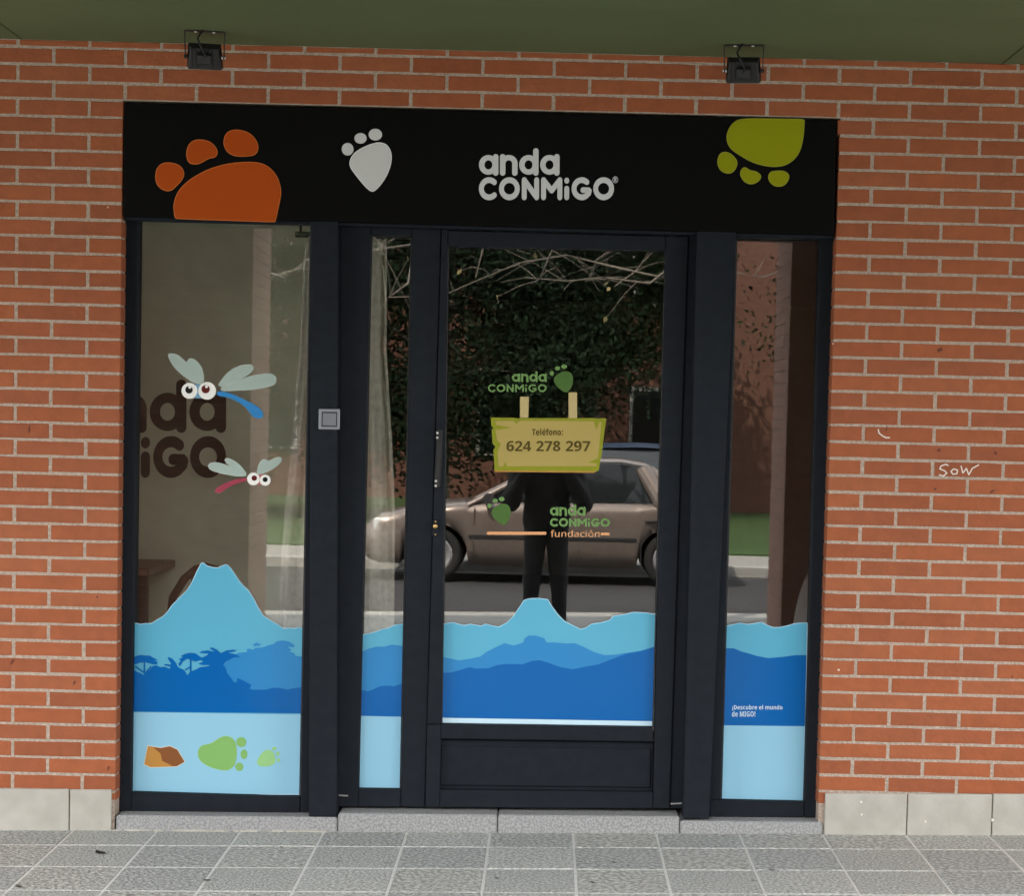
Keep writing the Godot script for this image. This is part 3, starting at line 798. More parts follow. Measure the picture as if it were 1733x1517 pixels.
func sign_print(sg: Node3D) -> void:
	var Z := 0.0055
	var C := 2.888
	var foot := edged(rounded(px_list([858, 1066, 854, 1040, 850, 1000, 870, 940, 910, 895, 960, 860, 1030, 825, 1110, 803, 1200, 793, 1280, 798, 1330, 830, 1362, 880, 1375, 940, 1362, 1000, 1350, 1060, 1345, 1082, 1340, 1084, 1100, 1076, 870, 1068], C)), Z, "orange_footprint", mats["orange"], mats["orange_rim"], 1.0, sg)
	for t in [[762, 860, 770, 820, 800, 797, 840, 797, 880, 810, 902, 845, 890, 880, 865, 905, 840, 930, 810, 933, 780, 915, 765, 890], [912, 750, 925, 705, 955, 685, 1000, 685, 1040, 702, 1065, 740, 1055, 768, 1020, 772, 985, 795, 955, 803, 922, 795], [1095, 690, 1105, 655, 1135, 637, 1180, 637, 1225, 655, 1258, 695, 1262, 735, 1245, 757, 1210, 763, 1150, 763, 1115, 745, 1098, 715]]:
		var p := rounded(px_list(t, C))
		print_on(Geometry2D.offset_polygon(p, 1.0)[0], Z, "toe_rim", mats["orange_rim"], foot)
		print_on(p, Z + 0.0008, "toe", mats["orange"], foot)
	C = 2.738
	foot = edged(rounded(px_list([415, 550, 375, 580, 355, 625, 358, 660, 375, 690, 410, 715, 470, 750, 530, 768, 590, 773, 640, 760, 680, 725, 700, 680, 710, 620, 713, 570, 714, 556, 700, 553, 560, 552], C, 1100)), Z, "lime_footprint", mats["lime"], mats["lime_rim"], 0.9, sg)
	for t in [[312, 745, 325, 712, 350, 704, 380, 718, 405, 750, 395, 785, 370, 805, 335, 797, 318, 775], [418, 800, 430, 778, 445, 778, 460, 792, 490, 795, 515, 815, 505, 838, 470, 855, 440, 845, 422, 820], [547, 825, 555, 800, 580, 793, 620, 793, 643, 810, 640, 835, 620, 860, 585, 865, 560, 850]]:
		var p := rounded(px_list(t, C, 1100))
		print_on(Geometry2D.offset_polygon(p, 0.9)[0], Z, "toe_rim", mats["lime_rim"], foot)
		print_on(p, Z + 0.0008, "toe", mats["lime"], foot)
	C = 2.988
	foot = edged(rounded(px_list([155, 340, 175, 300, 220, 270, 270, 250, 310, 243, 345, 256, 366, 296, 364, 350, 342, 410, 312, 455, 285, 484, 265, 492, 230, 460, 190, 410, 160, 370], C, 540, 160)), Z, "white_footprint", mats["letter_white"], mats["letter_rim"], 0.9, sg)
	for t in [[145, 277, 30, 32], [210, 222, 31, 27], [285, 203, 34, 30]]:
		print_on(ell(t[0], t[1], t[2], t[3], C, 540, 160), Z, "toe", mats["letter_white"], foot)
	word("anda", 811, 253, 946.5, 295.5, 0.0062, mats["letter_white"], sg, "lettering", 1.1)
	word("CONMiGO", 810.5, 300, 1039, 339, 0.0062, mats["letter_white"], sg)
	lettering("®", 1036.5, 299, 1046, 310, 0.004, 0.003, mats["letter_white"], sg, "lettering", 0.0)

func dragonflies(w: Node3D, F: float) -> void:
	var C := 2.81
	var fly := print_on(ell(410, 850, 62, 34, C, 190, 360), F + 0.001, "blue_dragonfly", mats["fly_head"], w)
	fly.set_meta("label", "printed blue dragonfly with two big round eyes")
	for p in [[265, 675, 285, 670, 315, 680, 340, 700, 357, 718, 365, 695, 385, 695, 415, 720, 430, 750, 438, 810, 400, 815, 360, 790, 320, 760, 285, 720], [497, 835, 540, 770, 590, 735, 640, 722, 672, 730, 670, 750, 640, 775, 585, 803], [497, 846, 585, 805, 650, 780, 740, 765, 775, 775, 782, 800, 770, 820, 700, 838, 600, 846]]:
		var q := rounded(px_list(p, C, 190, 360), 1)
		print_on(Geometry2D.offset_polygon(q, 0.8)[0], F, "wing_rim", mats["wing_rim"], fly)
		print_on(q, F + 0.0006, "wing", mats["wing"], fly)
	print_on(rounded(px_list([497, 850, 540, 852, 590, 870, 640, 895, 690, 920, 720, 950, 718, 975, 695, 982, 665, 968, 640, 930, 600, 900, 550, 878, 500, 872], C, 190, 360)), F + 0.0004, "tail", mats["fly_blue"], fly)
	for e in [[368, 848, 38, 366, 843, 18, "pupil"], [452, 848, 42, 445, 840, 20, "pupil_red"]]:
		print_on(ell(e[0], e[1], e[2], e[2], C, 190, 360), F + 0.0016, "eye", mats["eye_white"], fly)
		print_on(ell(e[3], e[4], e[5], e[5], C, 190, 360), F + 0.0024, "pupil", mats[e[6]], fly)
		print_on(ell(e[3] + 4, e[4] - 12, 7, 7, C, 190, 360, 10), F + 0.003, "glint", mats["eye_white"], fly)
	fly = print_on(ell(700, 1270, 42, 25, C, 190, 360), F + 0.001, "red_dragonfly", mats["fly_pink"], w)
	fly.set_meta("label", "smaller printed red dragonfly")
	for p in [[455, 1205, 470, 1190, 510, 1190, 568, 1213, 535, 1180, 545, 1167, 580, 1180, 615, 1210, 645, 1250, 600, 1255, 520, 1240, 470, 1225], [688, 1240, 700, 1190, 725, 1170, 745, 1185, 780, 1165, 805, 1165, 805, 1185, 770, 1215, 730, 1235, 700, 1245]]:
		var q := rounded(px_list(p, C, 190, 360), 1)
		print_on(Geometry2D.offset_polygon(q, 0.7)[0], F, "wing_rim", mats["wing_rim"], fly)
		print_on(q, F + 0.0006, "wing", mats["wing"], fly)
	print_on(rounded(px_list([645, 1262, 600, 1265, 540, 1285, 495, 1310, 487, 1328, 500, 1335, 525, 1330, 545, 1310, 600, 1285, 645, 1276], C, 190, 360)), F + 0.0004, "tail", mats["fly_red"], fly)
	for e in [[672, 1267, 30, 676, 1263, 13, "pupil_red"], [728, 1273, 26, 728, 1270, 12, "pupil"]]:
		print_on(ell(e[0], e[1], e[2], e[2], C, 190, 360), F + 0.0016, "eye", mats["eye_white"], fly)
		print_on(ell(e[3], e[4], e[5], e[5], C, 190, 360), F + 0.0024, "pupil", mats[e[6]], fly)

func door_print(d: Node3D, F: float) -> void:
	var C := 4.335
	var O := Vector2(800, 580)
	for b in [[0.0, 0.0], [-457.0, 972.0]]:
		var foot := print_on(rounded(px_list([590, 275, 610, 240, 650, 217, 692, 208, 726, 226, 738, 268, 728, 318, 706, 356, 685, 370, 650, 352, 612, 318], C, O.x + b[0] / C, O.y + b[1] / C)), F, "footprint", mats["foot_ink"], d)
		for t in [[580, 226, 15, 17], [622, 189, 19, 15], [670, 177, 21, 16]]:
			print_on(ell(t[0], t[1], t[2], t[3], C, O.x + b[0] / C, O.y + b[1] / C), F, "toe", mats["leaf_ink"], foot)
	var put := func(text: String, x0: float, y0: float, x1: float, y1: float, m: String, bold: float, z: float):
		if text in ["anda", "CONMiGO"]:
			word(text, O.x + x0 / C, O.y + y0 / C, O.x + x1 / C, O.y + y1 / C, F + z, mats[m], d, "lettering", 1.05 if text == "anda" else (0.8 if bold < 0.3 else 1.0))
		else: lettering(text, O.x + x0 / C, O.y + y0 / C, O.x + x1 / C, O.y + y1 / C, F + z, 0.0004, mats[m], d, "lettering", bold, 500 if text == "fundación" else 700)
	put.call("anda", 288, 213, 543, 287, "leaf_ink", 0.7, 0.0)
	put.call("CONMiGO", 110, 304, 543, 365, "leaf_ink", 0.2, 0.0)
	var board := print_on(px_list([133, 550, 318, 553, 326, 561, 338, 555, 905, 555, 912, 565, 920, 556, 980, 557, 960, 700, 945, 830, 936, 862, 932, 880, 925, 940, 900, 945, 245, 941, 237, 932, 228, 941, 160, 938, 158, 880, 150, 790, 167, 765, 145, 742, 140, 640, 153, 626, 136, 612], C, O.x, O.y), F, "printed_board", mats["board_rim"], d)
	board.set_meta("label", "printed wooden board with the phone number")
	print_on(px_list([165, 577, 300, 573, 320, 596, 345, 573, 888, 577, 906, 642, 932, 577, 944, 585, 930, 740, 919, 850, 842, 880, 912, 888, 905, 908, 252, 908, 240, 870, 226, 908, 190, 908, 185, 880, 182, 800, 206, 745, 178, 720, 167, 642, 290, 625, 172, 605], C, O.x, O.y), F + 0.001, "face", mats["board"], board)
	print_on(px_list([160, 939, 900, 946, 898, 956, 162, 949], C, O.x, O.y), F, "lower_edge", mats["rock_light"], board)
	print_on(px_list([347, 398, 412, 398, 407, 553, 347, 551], C, O.x, O.y), F, "stake", mats["stake"], board)
	print_on(px_list([703, 366, 765, 366, 765, 555, 703, 553], C, O.x, O.y), F, "stake", mats["stake"], board)
	put.call("Teléfono:", 435, 632, 662, 681, "number_ink", 0.0, 0.002)
	put.call("624 278 297", 248, 722, 862, 798, "number_ink", 0.0, 0.002)
	put.call("anda", 567, 1190, 828, 1270, "leaf_ink", 0.7, 0.0)
	put.call("CONMiGO", 567, 1288, 1005, 1352, "leaf_ink", 0.5, 0.0)
	put.call("fundación", 571, 1376, 930, 1428, "peach", 0.0, 0.001)
	print_on(px_list([105, 1388, 538, 1389, 538, 1411, 105, 1410], C, O.x, O.y), F, "bar_print", mats["peach"], d)
	print_on(px_list([938, 1395, 1003, 1395, 1003, 1415, 938, 1415], C, O.x, O.y), F, "bar_print", mats["peach"], d)

# ---------------------------------------------------------------- ceiling, lamps, building
func make_portico() -> void:
	var st := begin()
	for e in [[-9.0, -1.878], [-1.872, 1.556], [1.562, 9.0]]:
		box(st, Vector3(e[0], SOFFIT, -0.115), Vector3(e[1], SOFFIT + 0.05, 3.1), 0.001)
	commit(st, "portico_ceiling", mats["soffit"], self, "structure")
	var up := thing("added_upper_floors", Vector3(0, SOFFIT + 0.05, -2), "unseen brick upper floors added above the portico to shade the pavement", "building")  # out of view, added to keep the sun off the pavement
	st = begin()
	box(st, Vector3(-9, SOFFIT + 0.051, -12.0), Vector3(9, SOFFIT + 0.4, 3.15))
	commit(st, "floor_slab", mats["slab"], up)
	st = begin()
	box(st, Vector3(-8.9, SOFFIT + 0.4, -6.9), Vector3(8.9, 10.0, 3.1))
	commit(st, "wall", mats["far_brick"], up)
	# square brick pillars carry the street side of the portico; the narrow window mirrors one
	for p in [[1.165, "square brick pillar of the portico opposite the narrow window"], [-2.06, "square brick pillar of the portico opposite the wide window"]]:
		var x0: float = p[0]
		var g := ground_y(x0 + 0.3, 2.7)
		var pl := thing("brick_pillar", Vector3(x0 + 0.3, g, 2.7), p[1], "pillar", "brick pillars of the portico")
		st = begin()
		box(st, Vector3(x0 + 0.004, g - 0.02, 2.404), Vector3(x0 + 0.596, SOFFIT - 0.001, 2.996))
		commit(st, "mortar", mats["mortar"], pl)
		for r in int((SOFFIT - g) / ROW):
			var y := g + r * ROW
			var e := 0.125 if r % 2 else 0.24
			for q in [[x0, x0 + e], [x0 + e + 0.01, x0 + 0.6]]:
				st = begin()
				box(st, Vector3(q[0], y + 0.005, 2.4), Vector3(q[1], y + ROW - 0.005, 3.0), 0.002)
				commit(st, "brick", mats["pillar_brick"], pl)

func make_floodlight(u: float, v: float, tilt: float, turn: float, label: String) -> void:
	# a small LED floodlight on a bent yoke screwed to the ceiling, facing down at the sign
	var foot := at(u, v, 0.0)
	var s := (SOFFIT - EYE.y) / (foot.y - EYE.y)
	foot = EYE + (foot - EYE) * s
	print("floodlight at ", foot)
	var t := thing("floodlight", foot, label, "floodlight", "floodlights under the portico ceiling")
	t.rotation = Vector3(0, turn, 0)
	var own := func(st: SurfaceTool, called: String, m: String, parent: Node) -> MeshInstance3D:
		st.generate_normals()
		var o := MeshInstance3D.new()
		o.name = called; o.mesh = st.commit(); o.material_override = mats[m]
		parent.add_child(o, true)
		return o
	var st := begin()
	box(st, Vector3(-0.066, -0.004, -0.011), Vector3(0.066, -0.0008, 0.011), 0.0008)
	for sd in [-1, 1]:
		var k := Basis(Vector3(0, 0, 1), sd * -0.03) * Basis(Vector3(1, 0, 0), 0.12)
		box(st, Vector3(-0.0016, -0.09, -0.010), Vector3(0.0016, 0.001, 0.010), 0.0006, Transform3D(k, Vector3(sd * 0.067, -0.003, 0)))
	own.call(st, "yoke", "lamp_black", t)
	for x in [-0.03, 0.03]:
		st = begin()
		lathe(st, Vector3(x, -0.004, 0), Vector3(0, -1, 0), [[0.006, 0], [0.006, 0.002], [0, 0.004]], 10)
		own.call(st, "screw", "steel", t)
	var hd := Transform3D(Basis(Vector3(1, 0, 0), tilt), Vector3(0, -0.085, -0.012))
	st = begin()
	var b := [Vector3(-0.062, -0.045, -0.014), Vector3(0.062, -0.045, -0.014), Vector3(-0.056, 0.045, -0.014), Vector3(0.056, 0.045, -0.014), Vector3(-0.056, -0.040, 0.014), Vector3(0.056, -0.040, 0.014), Vector3(-0.046, 0.036, 0.014), Vector3(0.046, 0.036, 0.014)]
	hexa(st, b.map(func(p): return hd * p), 0.003)
	var h: MeshInstance3D = own.call(st, "housing", "lamp_black", t)
	for i in 7:
		st = begin()
		box(st, Vector3(-0.042 + i * 0.014 - 0.0012, -0.032, 0.0135), Vector3(-0.042 + i * 0.014 + 0.0012, 0.032, 0.021), 0.0005, hd)
		own.call(st, "fin", "lamp_black", h)
	st = begin()
	box(st, Vector3(-0.05, -0.037, -0.017), Vector3(0.05, 0.037, -0.0135), 0.001, hd)
	own.call(st, "lens", "lens", h)
	st = begin()
	box(st, Vector3(-0.024, -0.012, 0.02), Vector3(0.024, 0.022, 0.034), 0.003, hd)
	own.call(st, "driver_box", "lamp_black", h)
	for sd in [-1, 1]:
		st = begin()
		lathe(st, hd * Vector3(sd * 0.056, 0, 0), Vector3(sd, 0, 0), [[0.006, 0], [0.006, 0.013], [0, 0.015]], 10)
		own.call(st, "knob", "steel" if sd * turn > 0 else "lamp_black", t)
	st = begin()
	tube(st, [hd * Vector3(0.0, 0.01, 0.032), hd * Vector3(0.006, 0.03, 0.05), Vector3(-0.022, -0.035, 0.04), Vector3(-0.012, -0.012, 0.022), Vector3(-0.004, 0.0, 0.016)], [0.0036, 0.0036, 0.0036, 0.0036, 0.0036], 8)
	own.call(st, "cable", "rubber", t)

# ---------------------------------------------------------------- inside
func make_interior() -> void:
	var st := begin()
	box(st, Vector3(-4.5, -0.10, -12.0), Vector3(4.5, 0.02, -0.41))
	commit(st, "shop_floor", mats["light_floor"], self, "structure")
	st = begin()
	box(st, Vector3(-4.5, 2.7, -12.0), Vector3(4.5, SOFFIT, -0.16))
	commit(st, "shop_ceiling", mats["white_paint"], self, "structure")
	for e in [[-4.6, 4.6, -12.1, -12.0, "shop_wall"], [-4.6, -4.5, -12.0, -0.12, "shop_wall"], [4.5, 4.6, -12.0, -0.12, "shop_wall"]]:
		st = begin()
		box(st, Vector3(e[0], -0.1, e[2]), Vector3(e[1], SOFFIT, e[3]))
		commit(st, e[4], mats["plaster"], self, "structure")
	var z := -1.15
	var xr := at(556, 700, z).x
	st = begin()
	box(st, Vector3(-4.49, 0.021, z - 0.42), Vector3(xr, 2.699, z))
	var wall := commit(st, "partition_wall", mats["plaster"], self, "structure")
	var C := 2.81
	word("anda", 190 - 180 / C, 360 + 805 / C, 190 + 540 / C, 360 + 1037 / C, z + 0.002, mats["wall_ink"], wall, "wall_lettering", 1.1)
	word("CONMiGO", 190 - 550 / C, 360 + 1065 / C, 190 + 540 / C, 360 + 1260 / C, z + 0.002, mats["wall_ink"], wall, "wall_lettering", 1.1)
	# table against the partition
	var tp := at(282, 953, -0.95)
	var t := thing("wooden_table", Vector3(tp.x - 0.55, 0.02, -0.9), "brown wooden table standing against the beige inner wall", "table")
	st = begin()
	box(st, Vector3(tp.x - 1.1, tp.y - 0.03, -1.14), Vector3(tp.x, tp.y, -0.62), 0.004)
	commit(st, "table_top", mats["wood"], t)
	for lx in [tp.x - 1.04, tp.x - 0.15]:
		for lz in [-1.10, -0.72]:
			st = begin()
			box(st, Vector3(lx, 0.02, lz), Vector3(lx + 0.05, tp.y - 0.031, lz + 0.05), 0.003)
			commit(st, "leg", mats["dark_wood"], t)
	# a chair whose back shows above the volcano
	var cp := at(364, 945, -0.75)
	t = thing("wooden_chair", Vector3(cp.x, 0.02, -0.75), "wooden chair whose back rises behind the volcano film", "chair")
	st = begin()
	box(st, Vector3(cp.x - 0.2, 0.43, -0.97), Vector3(cp.x + 0.2, 0.455, -0.55), 0.006)
	commit(st, "seat", mats["wood"], t)
	for sx in [-0.19, 0.16]:
		st = begin()
		box(st, Vector3(cp.x + sx, 0.02, -0.96), Vector3(cp.x + sx + 0.03, 0.429, -0.93), 0.003)
		commit(st, "leg", mats["wood"], t)
		st = begin()
		box(st, Vector3(cp.x + sx, 0.02, -0.59), Vector3(cp.x + sx + 0.03, 0.429, -0.56), 0.003)
		commit(st, "leg", mats["wood"], t)
	st = begin()
	var pts := []
	var rad := []
	for i in 9:
		var a := PI * i / 8
		pts.append(Vector3(cp.x - cos(a) * (0.10 + 0.06 * (1 - sin(a))), 0.45 + (cp.y - 0.47) * pow(sin(a), 0.35), -0.56))
		rad.append(0.016)
	tube(st, pts, rad, 8)
	commit(st, "back_rail", mats["wood"], t)
	for i in 3:
		st = begin()
		tube(st, [Vector3(cp.x - 0.05 + 0.05 * i, 0.45, -0.56), Vector3(cp.x - 0.05 + 0.05 * i, cp.y - 0.03, -0.56)], [0.008, 0.008], 6)
		commit(st, "spindle", mats["wood"], t)
	# the tied curtain behind the post
	var zc := -0.45
	var cb := at(570, 1370, zc)
	t = thing("curtain", Vector3(cb.x, 0.03, zc), "cream curtain hanging behind the doorbell post", "curtain")
	st = begin()
	st.set_smooth_group(1)
	var le := [[522, 400], [515, 440], [508, 600], [494, 760], [480, 900], [470, 1060], [466, 1360]]
	var re := [[655, 400], [655, 450], [655, 600], [664, 750], [668, 860], [666, 1060], [672, 1360]]
	var nx := 48
	var grid := []
	for j in 61:
		var f := j / 60.0 * 6.0
		var k := mini(int(f), 5)
		var l := Vector2(le[k][0], le[k][1]).lerp(Vector2(le[k + 1][0], le[k + 1][1]), f - k)
		var r := Vector2(re[k][0], re[k][1]).lerp(Vector2(re[k + 1][0], re[k + 1][1]), f - k)
		var line := []
		for i in nx + 1:
			var s := i / float(nx)
			var q := l.lerp(r, s)
			var p := at(q.x, q.y, zc)
			p.z += 0.028 * sin(s * 31.0 + 0.7 * sin(j * 0.07)) * (0.5 + j / 90.0) + 0.01 * sin(s * 77.0 + j * 0.05)
			p.y = maxf(p.y, 0.035)
			line.append(p)
		grid.append(line)
	for j in 60:
		for i in nx:
			for o in [Vector3.ZERO, Vector3(0, 0, -0.003)]:
				quad_out(st, grid[j][i] + o, grid[j][i + 1] + o, grid[j + 1][i + 1] + o, grid[j + 1][i] + o, grid[j][i] + Vector3(0, 0, -1 if o == Vector3.ZERO else 1))
	commit(st, "cloth", mats["cloth"], t)
	st = begin()
	var rl := at(500, 392, zc); var rr := at(700, 392, zc)
	tube(st, [Vector3(rl.x, grid[0][0].y + 0.006, zc), Vector3(rr.x, grid[0][0].y + 0.006, zc)], [0.012, 0.012], 10)
	commit(st, "rail", mats["dark_wood"], t)
	for x in [rl.x + 0.02, rr.x - 0.02]:
		st = begin()
		tube(st, [Vector3(x, grid[0][0].y + 0.015, zc), Vector3(x, 2.7, zc)], [0.005, 0.005], 8)
		commit(st, "rail_hanger", mats["dark_wood"], t)
	# a moulded chair by the right-hand window
	var wb := at(1386, 1060, -0.62)
	t = thing("white_chair", Vector3(wb.x, 0.02, -0.7), "white moulded chair with a rounded back behind the narrow window", "chair")
	st = begin()
	st.set_smooth_group(1)
	var top := at(1376, 912, -0.62).y
	var sh := []
	for j in 15:
		var f := j / 14.0
		var y := lerpf(0.43, top, f)
		var half := 0.235 * sqrt(maxf(0.0, 1.0 - pow(f, 3.2))) + 0.004
		var line := []
		for i in 13:
			var s := i / 6.0 - 1.0
			line.append(Vector3(wb.x + 0.125 + s * half, y, -0.66 + 0.10 * s * s - 0.05 * f))
		sh.append(line)
	for j in 14:
		for i in 12:
			for o in [Vector3.ZERO, Vector3(0, 0, -0.012)]:
				quad_out(st, sh[j][i] + o, sh[j][i + 1] + o, sh[j + 1][i + 1] + o, sh[j + 1][i] + o, sh[j][i] + Vector3(0, 0, -1 if o == Vector3.ZERO else 1))
	commit(st, "backrest", mats["white_plastic"], t)
	st = begin()
	box(st, Vector3(wb.x - 0.07, 0.42, -1.12), Vector3(wb.x + 0.38, 0.45, -0.66), 0.01)
	commit(st, "seat", mats["white_plastic"], t)
	for lx in [wb.x - 0.04, wb.x + 0.33]:
		for lz in [-1.08, -0.70]:
			st = begin()
			tube(st, [Vector3(lx, 0.02, lz), Vector3(lx, 0.42, lz)], [0.012, 0.016], 10)
			commit(st, "leg", mats["steel"], t)

# ---------------------------------------------------------------- the street that the glass mirrors
func make_street() -> void:
	var st := begin()
	box(st, Vector3(-150, -1.2, -60), Vector3(150, -0.9, 220))
	commit(st, "ground", mats["earth"], self, "structure")
	st = begin()
	box(st, Vector3(-70, -0.8, 10.16), Vector3(70, -0.27, 16.05))
	commit(st, "road", mats["asphalt"], self, "structure")
	st = begin()
	box(st, Vector3(-70, -0.8, 16.05), Vector3(70, -0.14, 16.25), 0.015)
	commit(st, "far_kerb", mats["kerb"], self, "structure")
	st = begin()
	box(st, Vector3(-70, -0.8, 16.251), Vector3(70, -0.145, 18.2))
	commit(st, "far_footpath", mats["far_paving"], self, "structure")
	st = begin()
	box(st, Vector3(-70, -0.8, 18.201), Vector3(70, -0.12, 60))
	commit(st, "lawn", mats["turf"], self, "structure")
	# brick blocks of flats behind the trees
	for e in [[-2.5, 24.0, 32.0, 8, "red brick apartment block with dark windows behind the clear stemmed tree"], [-30.0, -2.6, 36.0, 8, "red brick apartment block with dark windows behind the dense dark trees"]]:
		var zb: float = e[2]
		var b := thing("apartment_block", Vector3((e[0] + e[1]) / 2, -0.2, zb + 6), e[4], "building", "apartment blocks across the street")
		st = begin()
		box(st, Vector3(e[0], -0.25, zb), Vector3(e[1], 10.5, zb + 12))
		commit(st, "wall", mats["far_brick"], b)
		st = begin()
		box(st, Vector3(e[0] - 0.3, 10.5, zb - 0.3), Vector3(e[1] + 0.3, 10.8, zb + 12.3))
		commit(st, "roof", mats["slab"], b)
		for f in 3:
			for k in e[3]:
				var x: float = e[0] + 1.1 + k * 3.1
				var y := 1.0 + f * 3.1
				st = begin()
				box(st, Vector3(x - 0.08, y - 0.08, zb - 0.07), Vector3(x + 1.58, y + 1.38, zb + 0.02))
				var wd := commit(st, "window", mats["slab"], b)
				st = begin()
				box(st, Vector3(x, y, zb - 0.10), Vector3(x + 1.5, y + 1.3, zb - 0.05))
				commit(st, "window_glass", mats["car_glass"], wd)

func leafy(called: String, base: Vector3, height: float, crown: Vector3, low: float, n: int, leaf: float, m: Material, label: String, sd: int) -> void:
	var r := RandomNumberGenerator.new()
	r.seed = sd
	var t := thing(called, base, label, "tree", "trees across the street")
	var st := begin()
	var path := []
	var rad := []
	for i in 6:
		path.append(base + Vector3(sin(i * 1.3 + sd) * 0.08 * i, height * 0.8 * i / 5.0, cos(i * 1.7 + sd) * 0.07 * i))
		rad.append(lerpf(0.2, 0.04, i / 5.0))
	tube(st, path, rad, 10)
	var tips := []
	for i in 14:
		var f := r.randf_range(0.3, 0.95)
		var a: Vector3 = path[0].lerp(path[5], f)
		var th := r.randf() * TAU
		var e := a + Vector3(cos(th) * crown.x * 0.7, r.randf_range(0.1, 0.9) * crown.y * 0.4, sin(th) * crown.z * 0.7)
		tube(st, [a, a.lerp(e, 0.5) + Vector3(0, 0.12, 0), e], [0.06, 0.035, 0.012], 6)
		tips.append(e)
	commit(st, "trunk", mats["bark"], t)
	var v := PackedVector3Array()
	var nn := PackedVector3Array()
	var c := base + Vector3(0, low + crown.y, 0)
	var clumps := []
	for i in 46:
		var d := Vector3(r.randfn(), r.randfn(), r.randfn()).normalized() * pow(r.randf(), 0.4)
		clumps.append(c + d * crown * 0.86)
	clumps.append_array(tips)
	for i in n:
		var k: Vector3 = clumps[r.randi() % clumps.size()]
		var p := k + Vector3(r.randfn(), r.randfn() * 0.75, r.randfn()) * 0.26 * crown.x * 0.8
		var x := Vector3(r.randfn(), r.randfn(), r.randfn()).normalized() * leaf
		var y := x.cross(Vector3(r.randfn(), r.randfn(), r.randfn())).normalized() * leaf * 0.55
		v.append_array([p - x, p + y, p + x, p - x, p + x, p - y])
		var nr := (x.cross(y)).normalized()
		for q in 6: nn.append(nr)
	var arr := []
	arr.resize(Mesh.ARRAY_MAX)
	arr[Mesh.ARRAY_VERTEX] = v
	arr[Mesh.ARRAY_NORMAL] = nn
	var am := ArrayMesh.new()
	am.add_surface_from_arrays(Mesh.PRIMITIVE_TRIANGLES, arr)
	place(am, "crown", m, t)

